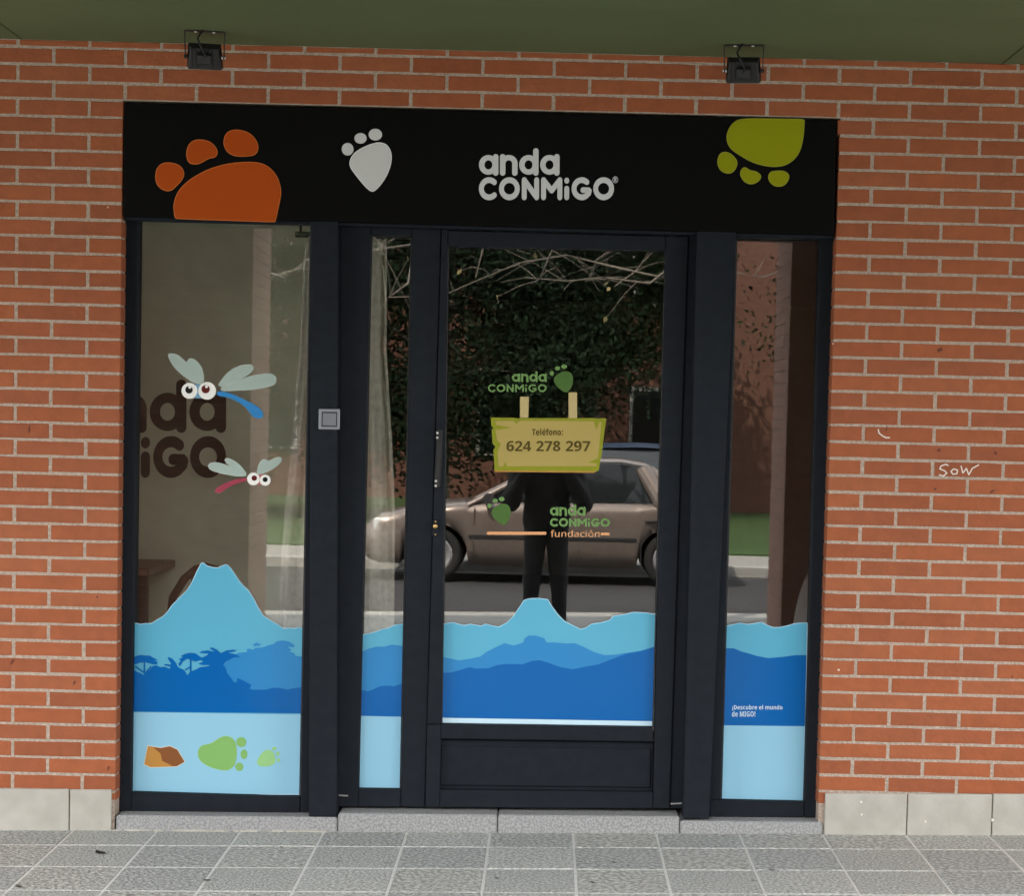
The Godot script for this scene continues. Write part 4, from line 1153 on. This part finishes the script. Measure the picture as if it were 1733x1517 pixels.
func make_trees() -> void:
	leafy("leafy_tree", Vector3(-6.6, -0.13, 25.5), 7.5, Vector3(3.2, 3.6, 2.6), 0.3, 52000, 0.056, mats["leaf0"], "dense dark tree at the left end of the lawn", 7)
	leafy("leafy_tree", Vector3(-1.9, -0.13, 26.5), 8.0, Vector3(3.0, 3.8, 2.4), 0.2, 56000, 0.056, mats["leaf2"], "dense dark tree behind the middle of the lawn", 8)
	leafy("leafy_tree", Vector3(0.9, -0.13, 28.5), 7.0, Vector3(2.2, 3.3, 2.0), 1.6, 32000, 0.054, mats["leaf1"], "mid green tree in front of the brick apartment block", 9)
	leafy("leafy_tree", Vector3(6.6, -0.13, 27.0), 7.0, Vector3(2.6, 2.8, 2.2), 2.6, 34000, 0.054, mats["leaf0"], "tall tree with a clear stem before the apartment block", 10)
	leafy("leafy_tree", Vector3(-11.5, -0.13, 28.0), 8.5, Vector3(3.4, 4.0, 2.8), 0.3, 34000, 0.065, mats["leaf1"], "mid green tree beyond the left end of the lawn", 11)
	# the street tree at the kerb: nearly bare, its low twigs hang over the pavement
	var base := Vector3(1.38, ground_y(1.38, 9.3), 9.3)
	var t := thing("street_tree", base, "bare street tree with thin twigs and a few dry leaves by the kerb", "tree")
	var st := begin()
	tube(st, [base - Vector3(0, 0.05, 0), base + Vector3(0.02, 1.2, 0), base + Vector3(-0.03, 2.4, 0.02), base + Vector3(0.05, 3.6, 0.0), base + Vector3(0.0, 5.6, 0.1)], [0.085, 0.07, 0.06, 0.05, 0.015], 10)
	commit(st, "trunk", mats["bark"], t)
	var r := RandomNumberGenerator.new()
	r.seed = 77
	st = begin()
	var lv := begin()
	var tw := func(path: Array, r0: float):
		var pts := []
		var rad := []
		for i in path.size():
			pts.append(path[i]); rad.append(lerpf(r0, r0 * 0.35, i / float(path.size() - 1)))
		tube(st, pts, rad, 5)
	# limbs and twigs: from the trunk outwards to the places that the glass shows
	for e in [[1.3, 3.0, [[1120, 470], [1040, 452], [960, 432], [880, 445], [800, 478], [740, 505]]], [1.3, 3.1, [[1100, 480], [1020, 470], [960, 476], [890, 470]]], [1.3, 3.3, [[1180, 450], [1110, 420], [1075, 460], [1040, 485]]],
			[1.4, 3.2, [[1240, 460], [1290, 470], [1330, 455]]], [1.3, 3.4, [[940, 410], [915, 470], [905, 478]]], [1.3, 3.5, [[700, 420], [690, 480], [655, 505], [640, 530]]], [1.3, 3.6, [[820, 410], [805, 470]]], [1.3, 3.6, [[680, 395], [650, 415], [637, 425]]], [1.3, 3.5, [[1010, 440], [995, 475]]], [1.3, 3.4, [[520, 440], [480, 470], [440, 455]]]]:
		var path := [Vector3(e[0], e[1], 9.3)]
		for q in e[2]:
			var w := at(q[0], q[1], -8.4 - r.randf() * 1.6)
			path.append(Vector3(w.x, w.y, -w.z - 0.2))
		tw.call(path, 0.013)
		for k in 6:
			var s := r.randf_range(0.3, 0.98) * (path.size() - 1)
			var i := int(s)
			var p: Vector3 = path[i].lerp(path[mini(i + 1, path.size() - 1)], s - i)
			var d := Vector3(r.randfn(), r.randfn() * 0.9, r.randfn() * 0.6) * 0.16
			tw.call([p, p + d * 0.6 + Vector3(0, 0.02, 0), p + d * 1.5], 0.0045)
			if r.randf() < 0.45:
				var c := p + d * 1.5
				var x := Vector3(r.randfn(), r.randfn(), r.randfn()).normalized() * 0.032
				var y := x.cross(Vector3(r.randfn(), r.randfn(), r.randfn())).normalized() * 0.018
				tri(lv, c - x, c + y, c + x); tri(lv, c - x, c + x, c - y)
	for k in 26:                      # the rest of the thin crown above
		var a := base + Vector3(0, r.randf_range(3.0, 5.4), 0.03)
		var th := r.randf() * TAU
		var d := Vector3(cos(th), r.randf_range(0.1, 0.8), sin(th)) * r.randf_range(0.6, 1.5)
		tw.call([a, a + d * 0.5 + Vector3(0, 0.08, 0), a + d], 0.02)
		for q in 4:
			var p := a + d * r.randf_range(0.4, 1.0)
			var g := Vector3(r.randfn(), r.randfn(), r.randfn()) * 0.2
			tw.call([p, p + g * 0.6, p + g * 1.3], 0.005)
	commit(st, "branches", mats["bark"], t)
	commit(lv, "dry_leaves", mats["dry_leaf"], t)

# a three-box saloon, nose towards -x; lower and upper body are lofted from side profiles
func make_car(base: Vector3, m: Material, label: String, turn := 0.0) -> void:
	var car := thing("parked_car", base, label, "car", "cars parked across the road")
	car.rotation.y = turn
	var W := 0.84
	var low := func(y: float) -> float: return y if y < 0.2 else 0.2 + (y - 0.2) * 0.93
	var prof_at := func(x: float) -> Array:
		# [underside, waist, half width] along the body, x from -2.12 to 2.12
		var keys := [[-2.12, 0.40, 0.56, 0.62], [-2.05, 0.24, 0.66, 0.72], [-1.9, 0.20, 0.77, 0.79], [-1.55, 0.20, 0.86, 0.82], [-1.0, 0.20, 0.93, 0.84], [-0.4, 0.20, 0.955, 0.845], [0.9, 0.20, 0.97, 0.845], [1.42, 0.20, 0.985, 0.83], [1.78, 0.22, 0.97, 0.78], [1.93, 0.28, 0.92, 0.72], [1.97, 0.40, 0.70, 0.66]]
		for i in keys.size() - 1:
			if x <= keys[i + 1][0]:
				var f := clampf((x - keys[i][0]) / (keys[i + 1][0] - keys[i][0]), 0, 1)
				f = f * f * (3 - 2 * f)
				return [lerpf(keys[i][1], keys[i + 1][1], f), low.call(lerpf(keys[i][2], keys[i + 1][2], f)), lerpf(keys[i][3], keys[i + 1][3], f)]
		return [0.40, 0.70, 0.66]
	var wheels := [-1.30, 1.33]
	var st := begin()
	st.set_smooth_group(1)
	var n := 150
	var rings := []
	for i in n + 1:
		var x := -2.12 + 4.09 * i / n
		var p: Array = prof_at.call(x)
		var lo: float = p[0]
		for wx in wheels:
			var d := absf(x - wx)
			if d < 0.37: lo = maxf(lo, 0.29 + sqrt(0.37 * 0.37 - d * d))
		lo = minf(lo, p[1] - 0.12)
		var hw: float = p[2]
		var ring := []
		for s in [1, -1]:
			var half := [Vector3(x, lo, hw * 0.93), Vector3(x, lerpf(lo, p[1], 0.25), hw * 0.985), Vector3(x, lerpf(lo, p[1], 0.55), hw), Vector3(x, lerpf(lo, p[1], 0.82), hw * 0.985), Vector3(x, p[1] - 0.02, hw * 0.95), Vector3(x, p[1] + 0.004, hw * 0.90), Vector3(x, p[1] + 0.03, hw * 0.45)]
			if s == -1: half.reverse()
			for q in half: ring.append(base + Vector3(q.x, q.y, q.z * s))
		rings.append(ring)
	for i in n:
		var mid := base + Vector3(-2.12 + 4.09 * (i + 0.5) / n, 0.6, 0)
		for k in 14:
			quad_out(st, rings[i][k], rings[i + 1][k], rings[i + 1][(k + 1) % 14], rings[i][(k + 1) % 14], mid)
	for e in [0, n]:
		for k in range(1, 13): tri_out(st, rings[e][0], rings[e][k], rings[e][k + 1], base + Vector3(0, 0.6, 0))
	var body := commit(st, "body", m, car)
	# the cabin: glass all round, with roof and pillars over it
	var cab := [[-0.92, 0.955, 0.80], [-0.12, 1.43, 0.60], [0.10, 1.49, 0.585], [0.75, 1.50, 0.58], [1.05, 1.45, 0.59], [1.60, 1.0, 0.76]]
	for c in cab: c[1] = low.call(c[1])
	st = begin()
	for i in cab.size() - 1:
		var a: Array = cab[i]; var b: Array = cab[i + 1]
		var la := 0.85; var lb := 0.85
		hexa(st, [base + Vector3(a[0], la, -0.775), base + Vector3(b[0], lb, -0.775), base + Vector3(a[0], a[1] - 0.03, -a[2]), base + Vector3(b[0], b[1] - 0.03, -b[2]),
			base + Vector3(a[0], la, 0.775), base + Vector3(b[0], lb, 0.775), base + Vector3(a[0], a[1] - 0.03, a[2]), base + Vector3(b[0], b[1] - 0.03, b[2])])
	commit(st, "windows", mats["car_glass"], car)
	st = begin()
	st.set_smooth_group(1)
	for i in range(1, 4):
		var a: Array = cab[i]; var b: Array = cab[i + 1]
		var pa := [base + Vector3(a[0], a[1] - 0.05, -a[2] - 0.012), base + Vector3(a[0], a[1] - 0.005, -a[2] + 0.06), base + Vector3(a[0], a[1] + 0.012, 0), base + Vector3(a[0], a[1] - 0.005, a[2] - 0.06), base + Vector3(a[0], a[1] - 0.05, a[2] + 0.012)]
		var pb := [base + Vector3(b[0], b[1] - 0.05, -b[2] - 0.012), base + Vector3(b[0], b[1] - 0.005, -b[2] + 0.06), base + Vector3(b[0], b[1] + 0.012, 0), base + Vector3(b[0], b[1] - 0.005, b[2] - 0.06), base + Vector3(b[0], b[1] - 0.05, b[2] + 0.012)]
		for k in 4: quad_out(st, pa[k], pb[k], pb[k + 1], pa[k + 1], base + Vector3((a[0] + b[0]) / 2, 1.0, 0))
	commit(st, "roof", m, car)
	for s in [-1, 1]:
		for e in [[-0.94, 0.86, 0.79, -0.13, 1.29, 0.615, 0.035], [0.28, 0.86, 0.795, 0.26, 1.33, 0.60, 0.04], [1.26, 0.86, 0.785, 1.00, 1.31, 0.605, 0.11], [1.55, 0.87, 0.775, 1.08, 1.30, 0.60, 0.07]]:
			st = begin()
			tube(st, [base + Vector3(e[0], e[1], e[2] * s), base + Vector3(e[3], e[4], e[5] * s)], [e[6], e[6] * 0.85], 8)
			commit(st, "pillar", m, car)
		st = begin()
		box(st, base + Vector3(-1.98, 0.56, 0.735 * s - 0.03), base + Vector3(-1.60, 0.70, 0.735 * s + 0.03), 0.02, Transform3D(Basis(), Vector3(0, 0, 0)))
		commit(st, "headlight", mats["headlight"], car)
		st = begin()
		box(st, base + Vector3(1.80, 0.62, 0.70 * s - 0.05), base + Vector3(1.955, 0.80, 0.70 * s + 0.02), 0.02)
		commit(st, "tail_light", mats["tail_red"], car)
		st = begin()
		tube(st, [base + Vector3(-0.72, 0.91, 0.80 * s), base + Vector3(-0.70, 0.94, 0.93 * s)], [0.03, 0.07], 10)
		commit(st, "wing_mirror", mats["car_trim"], car)
		for x in [0.14, 1.12]:
			st = begin()
			tube(st, [base + Vector3(x - 0.09, 0.73, 0.846 * s), base + Vector3(x, 0.735, 0.862 * s), base + Vector3(x + 0.09, 0.73, 0.846 * s)], [0.012, 0.018, 0.012], 8)
			commit(st, "door_handle", mats["car_trim"], car)
		st = begin()
		box(st, base + Vector3(-0.92, 0.50, 0.838 * s - 0.012), base + Vector3(0.94, 0.545, 0.838 * s + 0.014), 0.006)
		commit(st, "side_strip", mats["car_trim"], car)
		for x in [-0.86, 0.30, 0.99]:
			st = begin()
			box(st, base + Vector3(x - 0.005, 0.28, 0.83 * s - 0.004), base + Vector3(x + 0.005, 0.84, 0.83 * s + 0.018), 0.0)
			commit(st, "door_seam", mats["car_trim"], body)
		for wx in wheels:
			st = begin()
			var c := base + Vector3(wx, 0.305, 0.70 * s)
			lathe(st, c, Vector3(0, 0, s), [[0.0, -0.09], [0.27, -0.09], [0.305, -0.06], [0.305, 0.06], [0.27, 0.09], [0.20, 0.085], [0.2, 0.04], [0, 0.04]], 32)
			var wheel := commit(st, "wheel", mats["tyre"], car)
			st = begin()
			lathe(st, c, Vector3(0, 0, s), [[0.205, 0.07], [0.205, 0.088], [0.18, 0.09], [0.15, 0.07], [0.06, 0.085], [0, 0.088]], 24)
			commit(st, "rim", mats["rim"], wheel)
	st = begin()
	box(st, base + Vector3(-2.15, 0.28, -0.62), base + Vector3(-2.02, 0.44, 0.62), 0.03)
	commit(st, "grille", mats["car_trim"], car)

# ---------------------------------------------------------------- the photographer
func field_mesh(st: SurfaceTool, bones: Array, cell: float, blend: float) -> void:
	# surface nets round tapered capsules: bones are [a, b, ra, rb]
	var lo := Vector3.INF
	var hi := -Vector3.INF
	for b in bones:
		for k in 2:
			var r: float = b[2 + k] + blend + 2 * cell
			lo = lo.min(b[k] - Vector3.ONE * r); hi = hi.max(b[k] + Vector3.ONE * r)
	var n := Vector3i(((hi - lo) / cell).ceil()) + Vector3i.ONE
	var sx := 1
	var sy := n.x
	var sz := n.x * n.y
	var f := PackedFloat32Array()
	f.resize(n.x * n.y * n.z)
	f.fill(9.0)
	for b in bones:
		var a: Vector3 = b[0]; var e: Vector3 = b[1]
		var ra: float = b[2]; var rb: float = b[3]
		var rm := maxf(ra, rb) + blend + 2 * cell
		var p0 := Vector3i(((a.min(e) - Vector3.ONE * rm - lo) / cell).floor()).clamp(Vector3i.ZERO, n - Vector3i.ONE)
		var p1 := Vector3i(((a.max(e) + Vector3.ONE * rm - lo) / cell).ceil()).clamp(Vector3i.ZERO, n - Vector3i.ONE)
		var ab := e - a
		var l2 := maxf(ab.length_squared(), 1e-9)
		for z in range(p0.z, p1.z + 1):
			for y in range(p0.y, p1.y + 1):
				var i := p0.x + y * sy + z * sz
				for x in range(p0.x, p1.x + 1):
					var p := lo + Vector3(x, y, z) * cell - a
					var t := clampf(p.dot(ab) / l2, 0.0, 1.0)
					var d := (p - ab * t).length() - lerpf(ra, rb, t)
					var o := f[i]
					if d < rm:
						var h := maxf(blend - absf(d - o), 0.0) / blend
						f[i] = minf(d, o) - h * h * blend * 0.25
					i += 1
	var id := {}
	var vs := []
	var cs := []
	for z in n.z - 1:
		for y in n.y - 1:
			for x in n.x - 1:
				var i := x + y * sy + z * sz
				var f0 := f[i]
				if f0 > 4 * cell or f0 < -4 * cell: continue
				var acc := Vector3.ZERO
				var c := 0
				var v := [f0, f[i + 1], f[i + sy], f[i + sy + 1], f[i + sz], f[i + sz + 1], f[i + sy + sz], f[i + sy + sz + 1]]
				for e in [[0, 1], [2, 3], [4, 5], [6, 7], [0, 2], [1, 3], [4, 6], [5, 7], [0, 4], [1, 5], [2, 6], [3, 7]]:
					var g0: float = v[e[0]]; var g1: float = v[e[1]]
					if (g0 < 0) != (g1 < 0):
						var t := g0 / (g0 - g1)
						var q0 := Vector3(e[0] & 1, (e[0] >> 1) & 1, e[0] >> 2); var q1 := Vector3(e[1] & 1, (e[1] >> 1) & 1, e[1] >> 2)
						acc += q0.lerp(q1, t); c += 1
				if c:
					id[i] = vs.size()
					vs.append(lo + (Vector3(x, y, z) + acc / c) * cell)
					cs.append(Vector3i(x, y, z))
	st.set_smooth_group(5)
	for k in vs.size():
		var c: Vector3i = cs[k]
		var i := c.x + c.y * sy + c.z * sz
		for ax in 3:
			var s: int = [sx, sy, sz][ax]
			var a1: int = [sy, sz, sx][ax]
			var a2: int = [sz, sx, sy][ax]
			var g0 := f[i]; var g1 := f[i + s]
			if (g0 < 0) == (g1 < 0): continue
			if not (id.has(i - a1) and id.has(i - a2) and id.has(i - a1 - a2)): continue
			var A: Vector3 = vs[id[i]]; var B: Vector3 = vs[id[i - a1]]; var Cc: Vector3 = vs[id[i - a1 - a2]]; var D: Vector3 = vs[id[i - a2]]
			if g0 < 0: tri(st, A, Cc, B); tri(st, A, D, Cc)
			else: tri(st, A, B, Cc); tri(st, A, Cc, D)
	st.set_smooth_group(-1)

func make_person() -> void:
	var gx := 0.0
	var g := ground_y(gx, 7.2)
	var B := Vector3(gx, g, 7.26)
	var t := thing("person", B, "person in a dark jacket and black trousers holding up a phone", "person")
	var P := func(x: float, y: float, z: float) -> Vector3: return B + Vector3(x, y * 0.93, z)
	var ph := Vector3(0.0, EYE.y - 0.035, EYE.z + 0.075)   # the phone, just behind the lens
	var wl := ph + Vector3(-0.085, -0.085, 0.06)
	var wr := ph + Vector3(0.085, -0.085, 0.06)
	var el: Vector3 = P.call(-0.27, 1.12, -0.10)
	var er: Vector3 = P.call(0.27, 1.12, -0.10)
	var sl: Vector3 = P.call(-0.185, 1.44, 0.0)
	var sr: Vector3 = P.call(0.185, 1.44, 0.0)
	# head, neck and hands as one skin with the body under the clothes
	var st := begin()
	var hc: Vector3 = P.call(0, 1.645, -0.01)
	field_mesh(st, [[hc + Vector3(0, 0.03, 0.02), hc + Vector3(0, 0.0, 0.0), 0.088, 0.082], [hc + Vector3(0, -0.03, -0.03), hc + Vector3(0, -0.085, -0.045), 0.062, 0.04], [hc + Vector3(0, 0.005, -0.085), hc + Vector3(0, -0.03, -0.108), 0.010, 0.014],
		[hc + Vector3(-0.02, -0.062, -0.082), hc + Vector3(0.02, -0.062, -0.082), 0.010, 0.010], [hc + Vector3(-0.086, 0.015, 0.012), hc + Vector3(-0.086, -0.03, 0.006), 0.014, 0.010], [hc + Vector3(0.086, 0.015, 0.012), hc + Vector3(0.086, -0.03, 0.006), 0.014, 0.010],
		[hc + Vector3(-0.03, 0.012, -0.078), hc + Vector3(-0.03, 0.012, -0.080), 0.012, 0.012], [hc + Vector3(0.03, 0.012, -0.078), hc + Vector3(0.03, 0.012, -0.080), 0.012, 0.012],
		[hc + Vector3(0, -0.05, 0.02), P.call(0, 1.43, 0.02), 0.055, 0.062]], 0.007, 0.02)
	for s in [-1, 1]:
		var w: Vector3 = wl if s < 0 else wr
		var palm := ph + Vector3(s * 0.062, -0.03, 0.028)
		var bones := [[w, palm + Vector3(s * 0.01, -0.02, 0.005), 0.026, 0.026], [palm + Vector3(0, -0.022, 0), palm + Vector3(s * 0.012, 0.03, 0), 0.019, 0.017]]
		for k in 4:
			var y := -0.022 + 0.021 * k
			var len: float = [0.80, 0.95, 1.0, 0.92][k]
			var k0 := palm + Vector3(s * 0.008, y, -0.008)
			var k1 := ph + Vector3(s * 0.062, y - 0.02, -0.014)
			var k2 := ph + Vector3(s * (0.062 - 0.034 * len), y - 0.018, -0.017)
			bones.append([k0, k1, 0.0095, 0.009]); bones.append([k1, k2, 0.009, 0.0078])
		bones.append([palm + Vector3(-s * 0.004, -0.02, 0.012), ph + Vector3(s * 0.036, -0.02, 0.026), 0.012, 0.010])
		bones.append([ph + Vector3(s * 0.036, -0.02, 0.026), ph + Vector3(s * 0.018, 0.002, 0.019), 0.010, 0.0085])
		field_mesh(st, bones, 0.004, 0.007)
	var skin := commit(st, "body", mats["skin"], t)
	# clothes
	st = begin()
	field_mesh(st, [[P.call(-0.10, 1.42, 0.02), P.call(0.10, 1.42, 0.02), 0.085, 0.085], [P.call(0, 1.36, 0.01), P.call(0, 1.05, 0.0), 0.135, 0.12], [P.call(-0.05, 1.2, 0.0), P.call(-0.062, 0.98, 0.0), 0.115, 0.12], [P.call(0.05, 1.2, 0.0), P.call(0.062, 0.98, 0.0), 0.115, 0.12],
		[sl, el, 0.078, 0.060], [el, wl + Vector3(0, -0.02, 0.02), 0.060, 0.043], [sr, er, 0.078, 0.060], [er, wr + Vector3(0, -0.02, 0.02), 0.060, 0.043], [P.call(0, 1.46, 0.03), P.call(0, 1.52, 0.02), 0.085, 0.07]], 0.016, 0.05)
	commit(st, "jacket", mats["coat"], t)
	st = begin()
	for s in [-1, 1]:
		field_mesh(st, [[P.call(s * 0.075, 0.93, 0), P.call(s * 0.10, 0.50, -0.01), 0.092, 0.066], [P.call(s * 0.10, 0.50, -0.01), P.call(s * 0.118, 0.07, 0.02), 0.064, 0.046]], 0.016, 0.03)
	commit(st, "trousers", mats["trousers"], t)
	st = begin()
	for s in [-1, 1]:
		field_mesh(st, [[P.call(s * 0.115, 0.06, 0.03), P.call(s * 0.12, 0.04, -0.06), 0.045, 0.04], [P.call(s * 0.12, 0.036, -0.06), P.call(s * 0.135, 0.033, -0.15), 0.038, 0.032]], 0.01, 0.02)
	commit(st, "shoes", mats["shoe"], t)
	st = begin()
	field_mesh(st, [[hc + Vector3(0, 0.05, 0.03), hc + Vector3(0, 0.035, 0.035), 0.092, 0.096], [hc + Vector3(-0.05, 0.03, 0.045), hc + Vector3(-0.06, -0.06, 0.05), 0.05, 0.035], [hc + Vector3(0.05, 0.03, 0.045), hc + Vector3(0.06, -0.06, 0.05), 0.05, 0.035], [hc + Vector3(-0.05, 0.08, -0.045), hc + Vector3(0.05, 0.08, -0.045), 0.03, 0.03]], 0.008, 0.03)
	commit(st, "hair", mats["hair"], skin)
	var phone := thing("phone", ph, "dark mobile phone held in both hands by the person", "phone")
	st = begin()
	box(st, ph - Vector3(0.039, 0.080, 0.004), ph + Vector3(0.039, 0.080, 0.004), 0.003)
	var pb := commit(st, "case", mats["lamp_black"], phone)
	st = begin()
	box(st, ph + Vector3(-0.035, -0.075, 0.0041), ph + Vector3(0.035, 0.075, 0.0048))
	commit(st, "screen", mats["car_glass"], pb)
	st = begin()
	lathe(st, ph + Vector3(0.02, 0.06, -0.004), Vector3(0, 0, -1), [[0.008, 0], [0.008, 0.002], [0, 0.002]], 14)
	commit(st, "lens", mats["car_glass"], pb)

func make_litter() -> void:
	var ground := func(u: float, v: float) -> Vector3:
		var d := look * Vector3((u - PPX) / FOCAL, -(v - PPY) / FOCAL, -1.0)
		var p := EYE
		p.z = 0.5
		for k in 5: p = EYE + d * ((ground_y(p.x, p.z) - EYE.y) / d.y)
		return p
	var kinds := [[171, 1445, 0.026, "rubber", "scrap of black rubber lying on the paving tiles", "scrap"], [350, 1491, 0.012, "dark_wood", "curled dry leaf on the paving under the wide window", "leaf"], [33, 1502, 0.011, "dark_wood", "curled dry leaf on the paving by the left plinth", "leaf"],
		[1040, 1461, 0.010, "dark_wood", "small dry leaf on the paving in front of the door", "leaf"], [1003, 1495, 0.010, "dark_wood", "small dry leaf lying nearest the kerb before the door", "leaf"], [1306, 1474, 0.011, "dark_wood", "dry leaf on the paving before the narrow window", "leaf"], [476, 1435, 0.009, "bark", "pale dry leaf against the step of the wide window", "leaf"], [841, 1488, 0.009, "dark_wood", "tiny dry leaf on the joint before the door", "leaf"]]
	for e in kinds:
		var p: Vector3 = ground.call(e[0], e[1])
		var t := thing("dry_leaf" if e[5] == "leaf" else "rubber_scrap", p, e[4], e[5])
		var st := begin()
		var a := rng.randf() * TAU
		for i in 6:
			var s0: float = (i / 3.0 - 1.0) * e[2]; var s1: float = ((i + 1) / 3.0 - 1.0) * e[2]
			var w0: float = e[2] * 0.45 * sqrt(maxf(0.02, 1.0 - pow(s0 / e[2], 2))); var w1: float = e[2] * 0.45 * sqrt(maxf(0.02, 1.0 - pow(s1 / e[2], 2)))
			var q := func(x: float, z: float) -> Vector3: return p + Vector3(x * cos(a * 0.2) - z * sin(a * 0.2), 0.0018 + 6.0 * x * x + 9.0 * z * z, x * sin(a * 0.2) + z * cos(a * 0.2))
			for h in [0.0, 0.0014]:
				var o := Vector3(0, h, 0)
				quad_out(st, q.call(s0, -w0) + o, q.call(s0, 0.0) + o, q.call(s1, 0.0) + o, q.call(s1, -w1) + o, p + Vector3(0, 1 if h == 0.0 else -1, 0))
				quad_out(st, q.call(s0, 0.0) + o, q.call(s0, w0) + o, q.call(s1, w1) + o, q.call(s1, 0.0) + o, p + Vector3(0, 1 if h == 0.0 else -1, 0))
		commit(st, "blade" if e[5] == "leaf" else "strip", mats[e[3]], t)

# ---------------------------------------------------------------- the scene
func _ready() -> void:
	rng.seed = 20240
	look = Basis(Vector3.UP, -0.0057) * Basis(Vector3.RIGHT, -0.0563) * Basis(Vector3.BACK, 0.02394)
	var cam := Camera3D.new()
	cam.name = "camera"
	cam.transform = Transform3D(look, EYE)
	cam.near = 0.02
	cam.far = 400.0
	cam.projection = Camera3D.PROJECTION_FRUSTUM
	cam.size = 1517.0 / FOCAL * cam.near
	cam.frustum_offset = Vector2((866.5 - PPX) / FOCAL, (PPY - 758.5) / FOCAL) * cam.near
	add_child(cam)
	cam.current = true
	var env := Environment.new()
	env.background_mode = Environment.BG_SKY
	var sky := Sky.new()
	var sm := ProceduralSkyMaterial.new()
	sm.sky_top_color = Color(0.84, 0.85, 0.86)
	sm.sky_horizon_color = Color(0.97, 0.96, 0.94)
	sm.sky_curve = 0.12
	sm.ground_horizon_color = Color(0.5, 0.5, 0.48)
	sm.ground_bottom_color = Color(0.3, 0.29, 0.27)
	sky.sky_material = sm
	env.sky = sky
	env.tonemap_mode = Environment.TONE_MAPPER_LINEAR
	env.tonemap_exposure = 9.2
	env.sdfgi_enabled = true
	env.ssao_enabled = true
	env.ssil_enabled = true
	var we := WorldEnvironment.new()
	we.environment = env
	add_child(we)
	var sun := DirectionalLight3D.new()
	sun.name = "sun"
	sun.light_energy = 0.65
	sun.light_color = Color(1.0, 0.95, 0.87)
	sun.light_angular_distance = 0.5
	sun.shadow_enabled = true
	sun.basis = Basis.looking_at(Vector3(0.35, -0.95, 0.62))
	add_child(sun)
	make_materials()
	make_wall()
	make_pavement()
	make_step()
	make_portico()
	make_interior()
	make_street()
	make_shopfront()
	make_floodlight(347, 52.5, 0.62, 0.12, "small black floodlight with a bent yoke above the orange footprint")
	make_floodlight(1259, 76, 0.62, -0.12, "small black floodlight with a bent yoke above the lime footprint")
	make_trees()
	make_car(Vector3(0.06, -0.27, 15.0), mats["car_brown"], "brown metallic saloon car parked along the far kerb")
	make_car(Vector3(1.35, -0.12, 20.8), mats["car_blue"], "dark blue saloon car parked nose out on the verge behind the brown one", -PI / 2)
	make_person()
	make_litter()
	print("built")
